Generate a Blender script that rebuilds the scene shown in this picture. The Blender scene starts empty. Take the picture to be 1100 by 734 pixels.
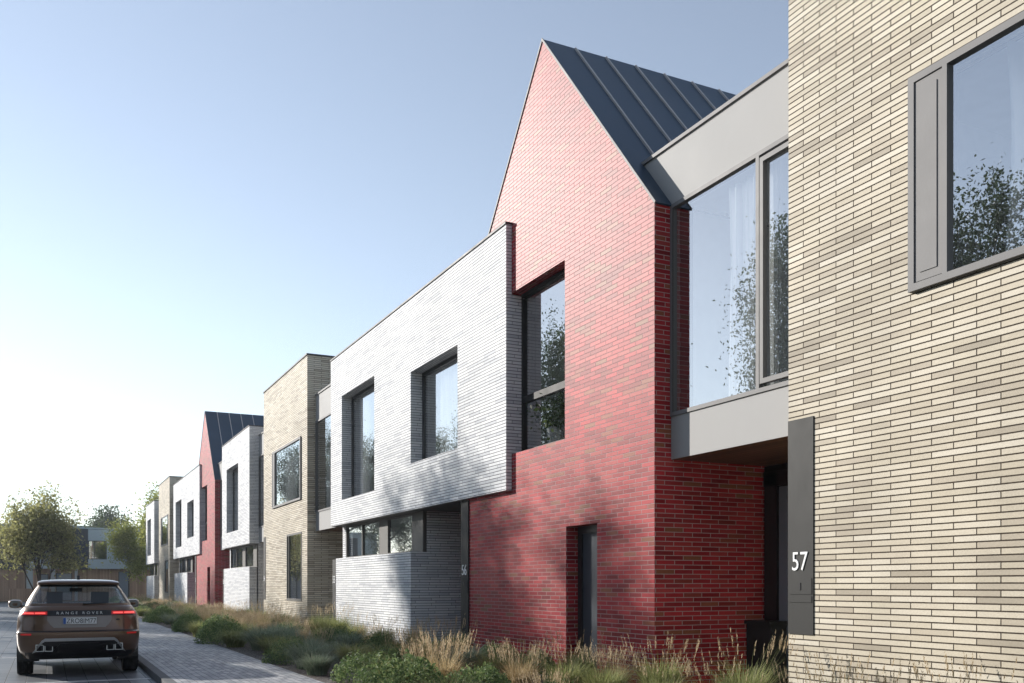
import bpy, bmesh, math, random
import numpy as np
from mathutils import Vector, Matrix
random.seed(7); rng = np.random.default_rng(7)
S = bpy.context.scene
R = math.radians

# ------------------------------------------------------------------ camera
cam_d = bpy.data.cameras.new('camera'); cam = bpy.data.objects.new('camera', cam_d)
S.collection.objects.link(cam); S.camera = cam
cam.location = (0, 0, 1.55)
cam.rotation_euler = (R(90), 0, R(-26.18))
cam_d.sensor_width = 36; cam_d.lens = 36*1017/1100
cam_d.shift_y = (629-367)/1100.0
cam_d.clip_start = .1; cam_d.clip_end = 3000

# ------------------------------------------------------------------ light
SUN_EL, SUN_AZ = 21.0, -33.0     # azimuth measured from +Y towards +X
W = bpy.data.worlds.new('World'); S.world = W; W.use_nodes = True
wn, wl = W.node_tree.nodes, W.node_tree.links
wn.clear()
sky = wn.new('ShaderNodeTexSky'); sky.sky_type = 'NISHITA'; sky.sun_disc = False
sky.sun_elevation = R(SUN_EL); sky.sun_rotation = R(SUN_AZ)
sky.altitude = 50; sky.air_density = 1.0; sky.dust_density = .08; sky.ozone_density = 1.5
bg = wn.new('ShaderNodeBackground'); bg.inputs[1].default_value = .102
wo = wn.new('ShaderNodeOutputWorld')
hs = wn.new('ShaderNodeHueSaturation'); hs.inputs['Saturation'].default_value = .66
wl.new(sky.outputs[0], hs.inputs['Color']); wl.new(hs.outputs[0], bg.inputs[0]); wl.new(bg.outputs[0], wo.inputs[0])
sd = bpy.data.lights.new('sun', 'SUN'); sd.energy = 3.7; sd.angle = R(.6); sd.color = (1, .95, .88)
sun = bpy.data.objects.new('sun', sd); S.collection.objects.link(sun)
ce = math.cos(R(SUN_EL))
sdir = Vector((math.sin(R(SUN_AZ))*ce, math.cos(R(SUN_AZ))*ce, math.sin(R(SUN_EL))))
sun.rotation_euler = sdir.to_track_quat('Z', 'Y').to_euler()
S.view_settings.view_transform = 'Standard'; S.view_settings.look = 'None'
S.view_settings.exposure = .92; S.view_settings.gamma = 1
S.cycles.max_bounces = 8; S.cycles.transparent_max_bounces = 16
S.cycles.caustics_reflective = False; S.cycles.caustics_refractive = False
S.cycles.sample_clamp_indirect = 6

# ------------------------------------------------------------------ node helpers
def newmat(name):
    m = bpy.data.materials.new(name); m.use_nodes = True
    nt = m.node_tree; nt.nodes.clear()
    out = nt.nodes.new('ShaderNodeOutputMaterial')
    return m, nt, out
def node(nt, t, **kw):
    n = nt.nodes.new(t)
    for k, v in kw.items(): setattr(n, k, v)
    return n
def math_n(nt, op, a, b=None, c=None):
    n = nt.nodes.new('ShaderNodeMath'); n.operation = op
    for i, v in enumerate((a, b, c)):
        if v is None: continue
        if isinstance(v, (int, float)): n.inputs[i].default_value = v
        else: nt.links.new(v, n.inputs[i])
    return n.outputs[0]
def rgb(c): return (c[0], c[1], c[2], 1)
def ramp(nt, fac, stops, interp='LINEAR'):
    n = nt.nodes.new('ShaderNodeValToRGB'); cr = n.color_ramp; cr.interpolation = interp
    while len(cr.elements) < len(stops): cr.elements.new(.5)
    for e, (p, c) in zip(cr.elements, stops): e.position = p; e.color = rgb(c)
    nt.links.new(fac, n.inputs[0]); return n.outputs[0]
def mixc(nt, fac, a, b, mode='MIX'):
    n = nt.nodes.new('ShaderNodeMix'); n.data_type = 'RGBA'; n.blend_type = mode
    for i, v in ((0, fac), (6, a), (7, b)):
        if isinstance(v, (int, float)): n.inputs[i].default_value = v
        elif isinstance(v, tuple): n.inputs[i].default_value = rgb(v)
        else: nt.links.new(v, n.inputs[i])
    return n.outputs[2]
def principled(nt, out, color, rough=.6, spec=.5, metal=0, normal=None, coat=0):
    p = nt.nodes.new('ShaderNodeBsdfPrincipled')
    if isinstance(color, tuple): p.inputs['Base Color'].default_value = rgb(color)
    else: nt.links.new(color, p.inputs['Base Color'])
    if isinstance(rough, (int, float)): p.inputs['Roughness'].default_value = rough
    else: nt.links.new(rough, p.inputs['Roughness'])
    p.inputs['Specular IOR Level'].default_value = spec
    p.inputs['Metallic'].default_value = metal
    p.inputs['Coat Weight'].default_value = coat
    p.inputs['Coat Roughness'].default_value = .05
    if normal is not None: nt.links.new(normal, p.inputs['Normal'])
    nt.links.new(p.outputs[0], out.inputs[0]); return p
def noise(nt, vec, scale, detail=4, rough=.55):
    n = nt.nodes.new('ShaderNodeTexNoise'); n.inputs['Scale'].default_value = scale
    n.inputs['Detail'].default_value = detail; n.inputs['Roughness'].default_value = rough
    if vec is not None: nt.links.new(vec, n.inputs['Vector'])
    return n.outputs[0]
def bump(nt, h, strength=.3, dist=.01):
    b = nt.nodes.new('ShaderNodeBump'); b.inputs['Strength'].default_value = strength
    b.inputs['Distance'].default_value = dist; nt.links.new(h, b.inputs['Height']); return b.outputs[0]

def brick_mat(name, L, H, joint_v, joint_h, stops, mortar, rough=.6, spec=.4, bumpd=.008,
              grain=.18, stain=.15, jitter=.0, offset=.5):
    """Bricks laid in metres on the UV map; every brick takes its own tone."""
    m, nt, out = newmat(name)
    uv = node(nt, 'ShaderNodeUVMap'); sep = node(nt, 'ShaderNodeSeparateXYZ')
    nt.links.new(uv.outputs[0], sep.inputs[0]); U, V = sep.outputs[0], sep.outputs[1]
    rowf = math_n(nt, 'DIVIDE', V, H); row = math_n(nt, 'FLOOR', rowf); fv = math_n(nt, 'FRACT', rowf)
    sh = math_n(nt, 'MULTIPLY', math_n(nt, 'FLOORED_MODULO', row, 2.0), offset)
    if jitter:
        wj = node(nt, 'ShaderNodeTexWhiteNoise', noise_dimensions='1D'); nt.links.new(row, wj.inputs['W'])
        sh = math_n(nt, 'ADD', sh, math_n(nt, 'MULTIPLY', wj.outputs[0], jitter))
    colf = math_n(nt, 'ADD', math_n(nt, 'DIVIDE', U, L), sh)
    col = math_n(nt, 'FLOOR', colf); fu = math_n(nt, 'FRACT', colf)
    cv = node(nt, 'ShaderNodeCombineXYZ'); nt.links.new(col, cv.inputs[0]); nt.links.new(row, cv.inputs[1])
    wnz = node(nt, 'ShaderNodeTexWhiteNoise', noise_dimensions='2D'); nt.links.new(cv.outputs[0], wnz.inputs['Vector'])
    tone = ramp(nt, wnz.outputs[0], stops)
    # distance to joint, softened, with a slightly ragged arris
    uvn = noise(nt, uv.outputs[0], 60, 2)
    rag = math_n(nt, 'MULTIPLY', math_n(nt, 'SUBTRACT', uvn, .5), .003)
    du = math_n(nt, 'MULTIPLY', math_n(nt, 'MINIMUM', fu, math_n(nt, 'SUBTRACT', 1.0, fu)), L)
    dv = math_n(nt, 'MULTIPLY', math_n(nt, 'MINIMUM', fv, math_n(nt, 'SUBTRACT', 1.0, fv)), H)
    mu = node(nt, 'ShaderNodeMapRange'); mu.inputs[1].default_value = joint_v/2-.0015; mu.inputs[2].default_value = joint_v/2+.0015
    nt.links.new(math_n(nt, 'ADD', du, rag), mu.inputs[0])
    mv = node(nt, 'ShaderNodeMapRange'); mv.inputs[1].default_value = joint_h/2-.0015; mv.inputs[2].default_value = joint_h/2+.0015
    nt.links.new(math_n(nt, 'ADD', dv, rag), mv.inputs[0])
    mask = math_n(nt, 'MULTIPLY', mu.outputs[0], mv.outputs[0])
    g1 = noise(nt, uv.outputs[0], 45, 5, .7); g2 = noise(nt, uv.outputs[0], .55, 4, .6)
    gf = node(nt, 'ShaderNodeMapRange'); gf.inputs[3].default_value = 1-grain; gf.inputs[4].default_value = 1+grain
    nt.links.new(g1, gf.inputs[0])
    sf = node(nt, 'ShaderNodeMapRange'); sf.inputs[1].default_value = .3; sf.inputs[2].default_value = .7
    sf.inputs[3].default_value = 1-stain; sf.inputs[4].default_value = 1+stain*.5
    nt.links.new(g2, sf.inputs[0])
    k = math_n(nt, 'MULTIPLY', gf.outputs[0], sf.outputs[0])
    kc = node(nt, 'ShaderNodeCombineXYZ')
    for i in range(3): nt.links.new(k, kc.inputs[i])
    toned = mixc(nt, 1.0, tone, kc.outputs[0], 'MULTIPLY')
    colr = mixc(nt, mask, mortar, toned)
    # height: raked joints, and each brick face tilted a little on its own
    hgt = math_n(nt, 'ADD', mask, math_n(nt, 'MULTIPLY', g1, .12))
    hgt = math_n(nt, 'ADD', hgt, math_n(nt, 'MULTIPLY', wnz.outputs[0], .22))
    nrm = bump(nt, hgt, .8, bumpd)
    rr = node(nt, 'ShaderNodeMapRange'); rr.inputs[3].default_value = .9; rr.inputs[4].default_value = rough
    nt.links.new(mask, rr.inputs[0])
    principled(nt, out, colr, rr.outputs[0], spec, normal=nrm)
    return m

def plain_mat(name, color, rough=.5, spec=.5, metal=0, var=.08, scale=3, bmp=0, coat=0):
    m, nt, out = newmat(name)
    tc = node(nt, 'ShaderNodeTexCoord')
    n = noise(nt, tc.outputs['Object'], scale, 5)
    a = tuple(c*(1-var) for c in color); b = tuple(min(1, c*(1+var)) for c in color)
    col = ramp(nt, n, [(.3, a), (.7, b)])
    nm = None
    if bmp: nm = bump(nt, noise(nt, tc.outputs['Object'], 80, 3), bmp, .004)
    rr = node(nt, 'ShaderNodeMapRange'); rr.inputs[3].default_value = max(.02, rough*.85); rr.inputs[4].default_value = min(1, rough*1.15)
    nt.links.new(n, rr.inputs[0])
    principled(nt, out, col, rr.outputs[0], spec, metal, nm, coat)
    return m

M = {}
M['beige'] = brick_mat('cream_long_brick', .489, .0628, .011, .0125,
    [(0, (.39, .34, .265)), (.08, (.46, .40, .315)), (.25, (.56, .495, .385)), (.75, (.62, .555, .445)), (1, (.67, .61, .505))],
    (.060, .045, .033), rough=.65, spec=.25, stain=.2, grain=.22)
M['white'] = brick_mat('pale_slender_brick', .5, .06, .008, .012,
    [(0, (.58, .59, .62)), (.2, (.69, .70, .72)), (.5, (.77, .775, .79)), (.8, (.80, .805, .81)), (1, (.82, .825, .83))],
    (.13, .13, .14), rough=.68, spec=.16, bumpd=.005, jitter=.35, stain=.1, grain=.12)
M['red'] = brick_mat('red_glazed_brick', .318, .0657, .011, .010,
    [(0, (.25, .085, .04)), (.06, (.30, .07, .04)), (.10, (.22, .009, .013)), (.35, (.33, .013, .020)), (.6, (.44, .024, .032)), (.85, (.40, .045, .042)), (1, (.27, .015, .022))],
    (.46, .33, .32), rough=.53, spec=.22, bumpd=.006, jitter=.12, stain=.3, grain=.3)
M['plaster'] = plain_mat('white_plaster', (.76, .77, .78), .8, .2)
M['render'] = plain_mat('grey_render', (.36, .355, .35), .7, .3, var=.05, scale=1.5, bmp=.1)
M['bronze'] = plain_mat('bronze_grey_metal', (.115, .11, .10), .55, .3, 0, var=.04)
M['greymetal'] = plain_mat('light_grey_metal', (.20, .195, .195), .6, .25, 0, var=.03)
M['black'] = plain_mat('black_metal', (.018, .018, .02), .35, .5, var=.1)
M['sign'] = plain_mat('charcoal_metal', (.024, .024, .023), .6, .25, 0, var=.06)
M['digit'] = plain_mat('white_lettering', (.85, .85, .85), .4, .4, var=.01)
M['roof'] = plain_mat('blue_grey_seam_metal', (.032, .060, .100), .42, .5, .2, var=.12, scale=.7)
M['seam'] = plain_mat('seam_cap_metal', (.42, .40, .40), .6, .3, 0, var=.03)
M['coping'] = plain_mat('dark_coping_metal', (.05, .05, .055), .6, .3, 0)
M['flat'] = plain_mat('roof_gravel', (.2, .2, .2), .9, .2, var=.3, scale=30)
M['pot'] = plain_mat('white_ceramic', (.7, .72, .72), .35, .5, var=.03)

def wood_mat(name, c1, c2, along='Y', plank=.12):
    m, nt, out = newmat(name)
    tc = node(nt, 'ShaderNodeTexCoord'); sep = node(nt, 'ShaderNodeSeparateXYZ'); nt.links.new(tc.outputs['Object'], sep.inputs[0])
    ax = sep.outputs['X' if along == 'Y' else ('Y' if along == 'X' else 'X')]
    pf = math_n(nt, 'DIVIDE', ax, plank); pi = math_n(nt, 'FLOOR', pf); fr = math_n(nt, 'FRACT', pf)
    w = node(nt, 'ShaderNodeTexWhiteNoise', noise_dimensions='1D'); nt.links.new(pi, w.inputs['W'])
    mp = node(nt, 'ShaderNodeMapping'); nt.links.new(tc.outputs['Object'], mp.inputs[0])
    mp.inputs['Scale'].default_value = (30, 2, 30) if along == 'Y' else (30, 30, 1.5)
    g = noise(nt, mp.outputs[0], 1, 4)
    f = math_n(nt, 'ADD', math_n(nt, 'MULTIPLY', w.outputs[0], .6), math_n(nt, 'MULTIPLY', g, .4))
    col = ramp(nt, f, [(.15, c1), (.85, c2)])
    e = math_n(nt, 'MINIMUM', fr, math_n(nt, 'SUBTRACT', 1.0, fr))
    gap = node(nt, 'ShaderNodeMapRange'); gap.inputs[1].default_value = .03; gap.inputs[2].default_value = .06; nt.links.new(e, gap.inputs[0])
    col = mixc(nt, gap.outputs[0], (.01, .008, .006), col)
    principled(nt, out, col, .55, .4, normal=bump(nt, gap.outputs[0], .6, .006))
    return m
M['soffitwood'] = wood_mat('dark_timber_soffit', (.09, .04, .02), (.17, .085, .045), 'Y')
M['cladwood'] = wood_mat('vertical_timber_cladding', (.28, .16, .10), (.48, .31, .20), 'Z', .14)
M['darkclad'] = wood_mat('vertical_dark_cladding', (.025, .032, .04), (.045, .055, .068), 'Z', .3)
M['palepanel'] = plain_mat('pale_metal_panel', (.36, .42, .45), .45, .4, .2, var=.06, scale=.5)

def glass_mat(name, f0=.42, tint=(.93, .96, .97), refl=(.95, .97, 1)):
    m, nt, out = newmat(name)
    tc = node(nt, 'ShaderNodeTexCoord'); geo = node(nt, 'ShaderNodeNewGeometry')
    dt = node(nt, 'ShaderNodeVectorMath', operation='DOT_PRODUCT')
    nt.links.new(geo.outputs['Incoming'], dt.inputs[0]); nt.links.new(geo.outputs['Normal'], dt.inputs[1])
    c = math_n(nt, 'SUBTRACT', 1.0, math_n(nt, 'ABSOLUTE', dt.outputs['Value']))
    fac = math_n(nt, 'ADD', math_n(nt, 'MULTIPLY', math_n(nt, 'POWER', c, 4.0), 1-f0), f0)   # same from either side
    nm = bump(nt, noise(nt, tc.outputs['Object'], .5, 1), .02, .01)
    g = node(nt, 'ShaderNodeBsdfGlossy'); g.inputs['Color'].default_value = rgb(refl); g.inputs['Roughness'].default_value = .0
    nt.links.new(nm, g.inputs['Normal'])
    t = node(nt, 'ShaderNodeBsdfTransparent'); t.inputs[0].default_value = rgb(tint)
    mx = node(nt, 'ShaderNodeMixShader'); nt.links.new(fac, mx.inputs[0])
    nt.links.new(t.outputs[0], mx.inputs[1]); nt.links.new(g.outputs[0], mx.inputs[2])
    nt.links.new(mx.outputs[0], out.inputs[0]); return m
M['glass'] = glass_mat('window_glass')
M['carglass'] = glass_mat('car_glass', .06, (.72, .77, .79))
def cloth():
    m, nt, out = newmat('sheer_curtain_cloth')
    d = node(nt, 'ShaderNodeBsdfDiffuse'); d.inputs[0].default_value = (.93, .93, .93, 1)
    t = node(nt, 'ShaderNodeBsdfTranslucent'); t.inputs[0].default_value = (.85, .85, .85, 1)
    mx = node(nt, 'ShaderNodeMixShader'); mx.inputs[0].default_value = .35
    nt.links.new(d.outputs[0], mx.inputs[1]); nt.links.new(t.outputs[0], mx.inputs[2]); nt.links.new(mx.outputs[0], out.inputs[0])
    return m
M['curtain'] = cloth()

def leaf_mat(name, stops, trans=.35, rough=.6, scale=1.2):
    """tones vary leaf by leaf (random per mesh island) and clump by clump"""
    m, nt, out = newmat(name)
    geo = node(nt, 'ShaderNodeNewGeometry'); tc = node(nt, 'ShaderNodeTexCoord')
    oi = node(nt, 'ShaderNodeObjectInfo')
    n = noise(nt, tc.outputs['Object'], scale, 3)
    f = math_n(nt, 'ADD', math_n(nt, 'MULTIPLY', geo.outputs['Random Per Island'], .55), math_n(nt, 'MULTIPLY', n, .35))
    f = math_n(nt, 'ADD', f, math_n(nt, 'MULTIPLY', oi.outputs['Random'], .12))
    col = ramp(nt, f, stops)
    p = node(nt, 'ShaderNodeBsdfPrincipled'); nt.links.new(col, p.inputs['Base Color'])
    p.inputs['Roughness'].default_value = rough; p.inputs['Specular IOR Level'].default_value = .25
    t = node(nt, 'ShaderNodeBsdfTranslucent'); nt.links.new(col, t.inputs[0])
    mx = node(nt, 'ShaderNodeMixShader'); mx.inputs[0].default_value = trans
    nt.links.new(p.outputs[0], mx.inputs[1]); nt.links.new(t.outputs[0], mx.inputs[2]); nt.links.new(mx.outputs[0], out.inputs[0])
    return m
M['leaf_olive'] = leaf_mat('olive_leaves', [(.1, (.12, .125, .05)), (.5, (.28, .28, .11)), (.9, (.46, .44, .20))], .65)
M['leaf_lime'] = leaf_mat('yellow_green_leaves', [(.1, (.12, .15, .03)), (.5, (.25, .28, .06)), (.9, (.42, .42, .12))], .55)
M['leaf_mid'] = leaf_mat('green_leaves', [(.1, (.03, .05, .02)), (.5, (.06, .09, .03)), (.9, (.11, .15, .05))])
M['mound'] = leaf_mat('evergreen_mound_leaves', [(.1, (.05, .09, .035)), (.5, (.15, .22, .085)), (.85, (.36, .42, .18))], .35, scale=2)
M['gr_green'] = leaf_mat('green_grass_blades', [(.1, (.14, .17, .06)), (.5, (.28, .31, .12)), (.9, (.5, .47, .25))], .45, scale=3)
M['gr_blue'] = leaf_mat('blue_green_grass_blades', [(.1, (.13, .18, .12)), (.5, (.26, .32, .22)), (.9, (.46, .49, .34))], .45, scale=3)
M['gr_tan'] = leaf_mat('straw_grass_blades', [(.1, (.28, .21, .09)), (.5, (.50, .39, .21)), (.9, (.70, .58, .36))], .45, scale=3)
M['plume'] = leaf_mat('straw_seed_heads', [(.1, (.38, .28, .17)), (.5, (.57, .45, .29)), (.9, (.72, .61, .43))], .5, scale=3)
M['bark'] = plain_mat('bark', (.075, .055, .04), .9, .2, var=.35, scale=12, bmp=.5)

ORD = ['first', 'second', 'third', 'fourth', 'fifth', 'sixth', 'seventh', 'eighth', 'ninth', 'tenth', 'eleventh', 'twelfth', 'thirteenth', 'fourteenth', 'fifteenth', 'sixteenth', 'seventeenth', 'eighteenth', 'nineteenth', 'twentieth']
# ------------------------------------------------------------------ mesh helpers
class MB:
    def __init__(s): s.v = []; s.f = []; s.m = []
    def face(s, pts, mi=0):
        b = len(s.v); s.v += [tuple(p) for p in pts]; s.f.append(tuple(range(b, b+len(pts)))); s.m.append(mi)
    def box(s, x0, x1, y0, y1, z0, z1, mi=0, skip=''):
        if x0 > x1: x0, x1 = x1, x0
        if y0 > y1: y0, y1 = y1, y0
        if z0 > z1: z0, z1 = z1, z0
        q = [('-x', [(x0, y1, z0), (x0, y0, z0), (x0, y0, z1), (x0, y1, z1)]),
             ('+x', [(x1, y0, z0), (x1, y1, z0), (x1, y1, z1), (x1, y0, z1)]),
             ('-y', [(x0, y0, z0), (x1, y0, z0), (x1, y0, z1), (x0, y0, z1)]),
             ('+y', [(x1, y1, z0), (x0, y1, z0), (x0, y1, z1), (x1, y1, z1)]),
             ('-z', [(x0, y1, z0), (x1, y1, z0), (x1, y0, z0), (x0, y0, z0)]),
             ('+z', [(x0, y0, z1), (x1, y0, z1), (x1, y1, z1), (x0, y1, z1)])]
        for n, p in q:
            if n not in skip: s.face(p, mi)
        return s
    def prism_x(s, poly, x0, x1, mi=0, mi_side=None):
        """poly: list of (y,z) seen from -X, counter-clockwise order irrelevant"""
        ms = mi if mi_side is None else mi_side
        n = len(poly)
        s.face([(x0, y, z) for y, z in poly], mi); s.face([(x1, y, z) for y, z in reversed(poly)], ms)
        for i in range(n):
            a, b = poly[i], poly[(i+1) % n]
            s.face([(x0, a[0], a[1]), (x1, a[0], a[1]), (x1, b[0], b[1]), (x0, b[0], b[1])], ms)
        return s
    def wall(s, X, T, y0, y1, z0, z1, holes, mi=0, mback=1, top=True, rev=0):
        """front face at X looking to -X, back at X+T; holes (y0,y1,z0,z1) with reveals"""
        ys = sorted({y0, y1, *[h[0] for h in holes], *[h[1] for h in holes]})
        zs = sorted({z0, z1, *[h[2] for h in holes], *[h[3] for h in holes]})
        for a, b in zip(ys[:-1], ys[1:]):
            for c, d in zip(zs[:-1], zs[1:]):
                my, mz = (a+b)/2, (c+d)/2
                if any(h[0] < my < h[1] and h[2] < mz < h[3] for h in holes): continue
                s.face([(X, b, c), (X, a, c), (X, a, d), (X, b, d)], mi)
                s.face([(X+T, a, c), (X+T, b, c), (X+T, b, d), (X+T, a, d)], mback)
        for h in holes:
            a, b, c, d = h
            s.face([(X, a, c), (X+T, a, c), (X+T, a, d), (X, a, d)][::-1], rev)
            s.face([(X, b, c), (X+T, b, c), (X+T, b, d), (X, b, d)], rev)
            s.face([(X, a, d), (X+T, a, d), (X+T, b, d), (X, b, d)][::-1], rev)
            if c > z0: s.face([(X, a, c), (X+T, a, c), (X+T, b, c), (X, b, c)], rev)
        s.face([(X, y0, z0), (X+T, y0, z0), (X+T, y0, z1), (X, y0, z1)], mi)
        s.face([(X+T, y1, z0), (X, y1, z0), (X, y1, z1), (X+T, y1, z1)], mi)
        if top: s.face([(X, y0, z1), (X+T, y0, z1), (X+T, y1, z1), (X, y1, z1)], mi)
        s.face([(X, y1, z0), (X+T, y1, z0), (X+T, y0, z0), (X, y0, z0)], mi)
        return s
    def tube(s, p0, p1, r0, r1, n=8, mi=0, cap=False):
        p0 = Vector(p0); p1 = Vector(p1); d = (p1-p0)
        if d.length < 1e-6: return s
        q = d.to_track_quat('Z', 'Y'); b = len(s.v)
        for p, r in ((p0, r0), (p1, r1)):
            for k in range(n):
                a = 2*math.pi*k/n; s.v.append(tuple(p + q @ Vector((r*math.cos(a), r*math.sin(a), 0))))
        for k in range(n):
            s.f.append((b+k, b+(k+1) % n, b+n+(k+1) % n, b+n+k)); s.m.append(mi)
        if cap:
            s.f.append(tuple(b+k for k in range(n))[::-1]); s.m.append(mi)
            s.f.append(tuple(b+n+k for k in range(n))); s.m.append(mi)
        return s
    def lathe(s, c, prof, n=24, mi=0, axis='Z'):
        b = len(s.v)
        for r, h in prof:
            for k in range(n):
                a = 2*math.pi*k/n; x, y = r*math.cos(a), r*math.sin(a)
                p = (x, y, h) if axis == 'Z' else (h, x, y)
                s.v.append((c[0]+p[0], c[1]+p[1], c[2]+p[2]))
        for j in range(len(prof)-1):
            for k in range(n):
                s.f.append((b+j*n+k, b+j*n+(k+1) % n, b+(j+1)*n+(k+1) % n, b+(j+1)*n+k)); s.m.append(mi)
        return s
    def build(s, name, mats, parent=None, smooth=False, sharp=None, bevel=0, base=None):
        if not isinstance(mats, (list, tuple)): mats = [mats]
        me = bpy.data.meshes.new(name)
        o3 = Vector(base) if base is not None else (parent_world(parent) if parent else Vector((0, 0, 0)))
        me.from_pydata([(x-o3.x, y-o3.y, z-o3.z) for x, y, z in s.v], [], s.f)
        for m in mats: me.materials.append(M[m] if isinstance(m, str) else m)
        me.polygons.foreach_set('material_index', s.m)
        uv = me.uv_layers.new(name='UVMap')
        for p in me.polygons:
            n = p.normal; ax = max(range(3), key=lambda i: abs(n[i]))
            for li in p.loop_indices:
                x, y, z = s.v[me.loops[li].vertex_index]
                uv.data[li].uv = (y, z) if ax == 0 else ((x, z) if ax == 1 else (y, x))
        if smooth:
            me.shade_smooth()
            if sharp: me.set_sharp_from_angle(angle=R(sharp))
        me.update()
        o = bpy.data.objects.new(name, me); S.collection.objects.link(o)
        if parent: o.parent = parent
        elif base is not None: o.location = base
        if bevel:
            mo = o.modifiers.new('bevel', 'BEVEL'); mo.width = bevel; mo.segments = 2; mo.limit_method = 'ANGLE'
        return o
def parent_world(o):
    v = Vector((0, 0, 0))
    while o: v += o.location; o = o.parent
    return v
def tag(o, label=None, cat=None, group=None, kind=None):
    for k, v in (('label', label), ('category', cat), ('group', group), ('kind', kind)):
        if v: o[k] = v
    return o
def thing(name, label, cat, loc=(0, 0, 0), group=None):
    o = bpy.data.objects.new(name, None); S.collection.objects.link(o); o.location = loc
    o.empty_display_size = .3
    return tag(o, label, cat, group)
def struct(o): return tag(o, kind='structure')
def text_mesh(name, body, height, mat, parent, loc, rot, extrude=.004, xs=1.0, base_font_h=.7, space=1.0):
    """lettering lying in its own XY plane, bottom-left at loc, turned by rot"""
    cu = bpy.data.curves.new('tmp', 'FONT'); cu.body = body; cu.size = height/base_font_h; cu.extrude = extrude; cu.resolution_u = 3
    cu.space_character = space
    t = bpy.data.objects.new('tmp', cu); S.collection.objects.link(t)
    bpy.context.view_layer.update()
    me = bpy.data.meshes.new_from_object(t.evaluated_get(bpy.context.evaluated_depsgraph_get()))
    bpy.data.objects.remove(t); bpy.data.curves.remove(cu)
    xsn = [v.co.x for v in me.vertices]; w = max(xsn)-min(xsn); x0 = min(xsn)
    for v in me.vertices: v.co.x = (v.co.x-x0-w/2)*xs
    me.name = name; me.materials.clear(); me.materials.append(M[mat])
    o = bpy.data.objects.new(name, me); S.collection.objects.link(o)
    o.parent = parent; o.location = Vector(loc)-parent_world(parent); o.rotation_euler = rot
    return o

# ------------------------------------------------------------------ ground
PV = .12
def paver_mat(name, L, H, stops, mortar, along='Y', rough=.6):
    return brick_mat(name, L, H, .008, .008, stops, mortar, rough=rough, spec=.35, bumpd=.004, grain=.15, stain=.22, jitter=.5)
M['pave'] = paver_mat('grey_clay_pavers', .21, .10, [(0, (.20, .21, .225)), (.4, (.28, .29, .31)), (.8, (.36, .37, .385)), (1, (.43, .43, .43))], (.07, .07, .07))
M['roadpave'] = paver_mat('dark_road_pavers', .6, .3, [(0, (.09, .10, .11)), (.5, (.125, .135, .15)), (1, (.17, .18, .195))], (.02, .02, .02), rough=.5)
M['kerb'] = plain_mat('kerb_concrete', (.11, .115, .12), .8, .3, var=.15, scale=4)
M['line'] = plain_mat('white_road_paint', (.6, .6, .6), .7, .3, var=.15, scale=9)
def soil():
    m, nt, out = newmat('gravel_mulch'); tc = node(nt, 'ShaderNodeTexCoord')
    v = node(nt, 'ShaderNodeTexVoronoi'); v.inputs['Scale'].default_value = 45; nt.links.new(tc.outputs['Object'], v.inputs['Vector'])
    w = node(nt, 'ShaderNodeTexWhiteNoise', noise_dimensions='3D'); nt.links.new(v.outputs['Position'], w.inputs['Vector'])
    col = ramp(nt, w.outputs[0], [(0, (.04, .033, .028)), (.5, (.11, .095, .085)), (1, (.24, .22, .20))])
    principled(nt, out, col, .85, .3, normal=bump(nt, v.outputs['Distance'], 1, .02)); return m
M['soil'] = soil()
M['farground'] = plain_mat('dry_grass_ground', (.10, .10, .05), .95, .1, var=.4, scale=.6)
b = MB(); b.box(-900, 900, -600, 1500, -.6, -.03); struct(b.build('ground', 'farground'))
b = MB(); b.face([(-9.0, -30, 0), (1.58, -30, 0), (1.58, 98, 0), (-9.0, 98, 0)]); struct(b.build('road', 'roadpave'))
b = MB(); b.box(-60, 60, 90, 97.5, -.02, .004)
struct(b.build('cross_road', 'roadpave'))
b = MB(); b.box(1.58, 1.72, -30, 89, -.1, PV+.004); struct(b.build('kerb', 'kerb', bevel=.012))
b = MB(); b.box(1.722, 3.66, -30, 89, -.05, PV); struct(b.build('pavement', 'pave'))
b = MB(); b.box(3.662, 7.7, -12, 88, -.05, PV-.02); b.box(7.7, 20, -12, 90, -.05, PV-.024); struct(b.build('planting_bed', 'soil'))
b = MB()
for y in (16.75, 22.9, 29.2, 35.5): b.box(-.85, 1.56, y, y+.09, .0, .004)
struct(b.build('parking_lines', 'line'))
b = MB(); b.box(-9.2, -9.0, -30, 89, -.1, PV); b.box(-16, -9.2, -30, 89, -.1, PV-.01)
struct(b.build('opposite_pavement', 'pave'))
b = MB()
for (a, c) in ((17.6, 20.47), (8.33, 10.94), (27.3, 30.5), (37.42, 39.7), (46.5, 49.3)): b.box(6.9, 9.6, a, c, 0, PV+.006)
struct(b.build('entrance_paving', 'pave'))

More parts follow.
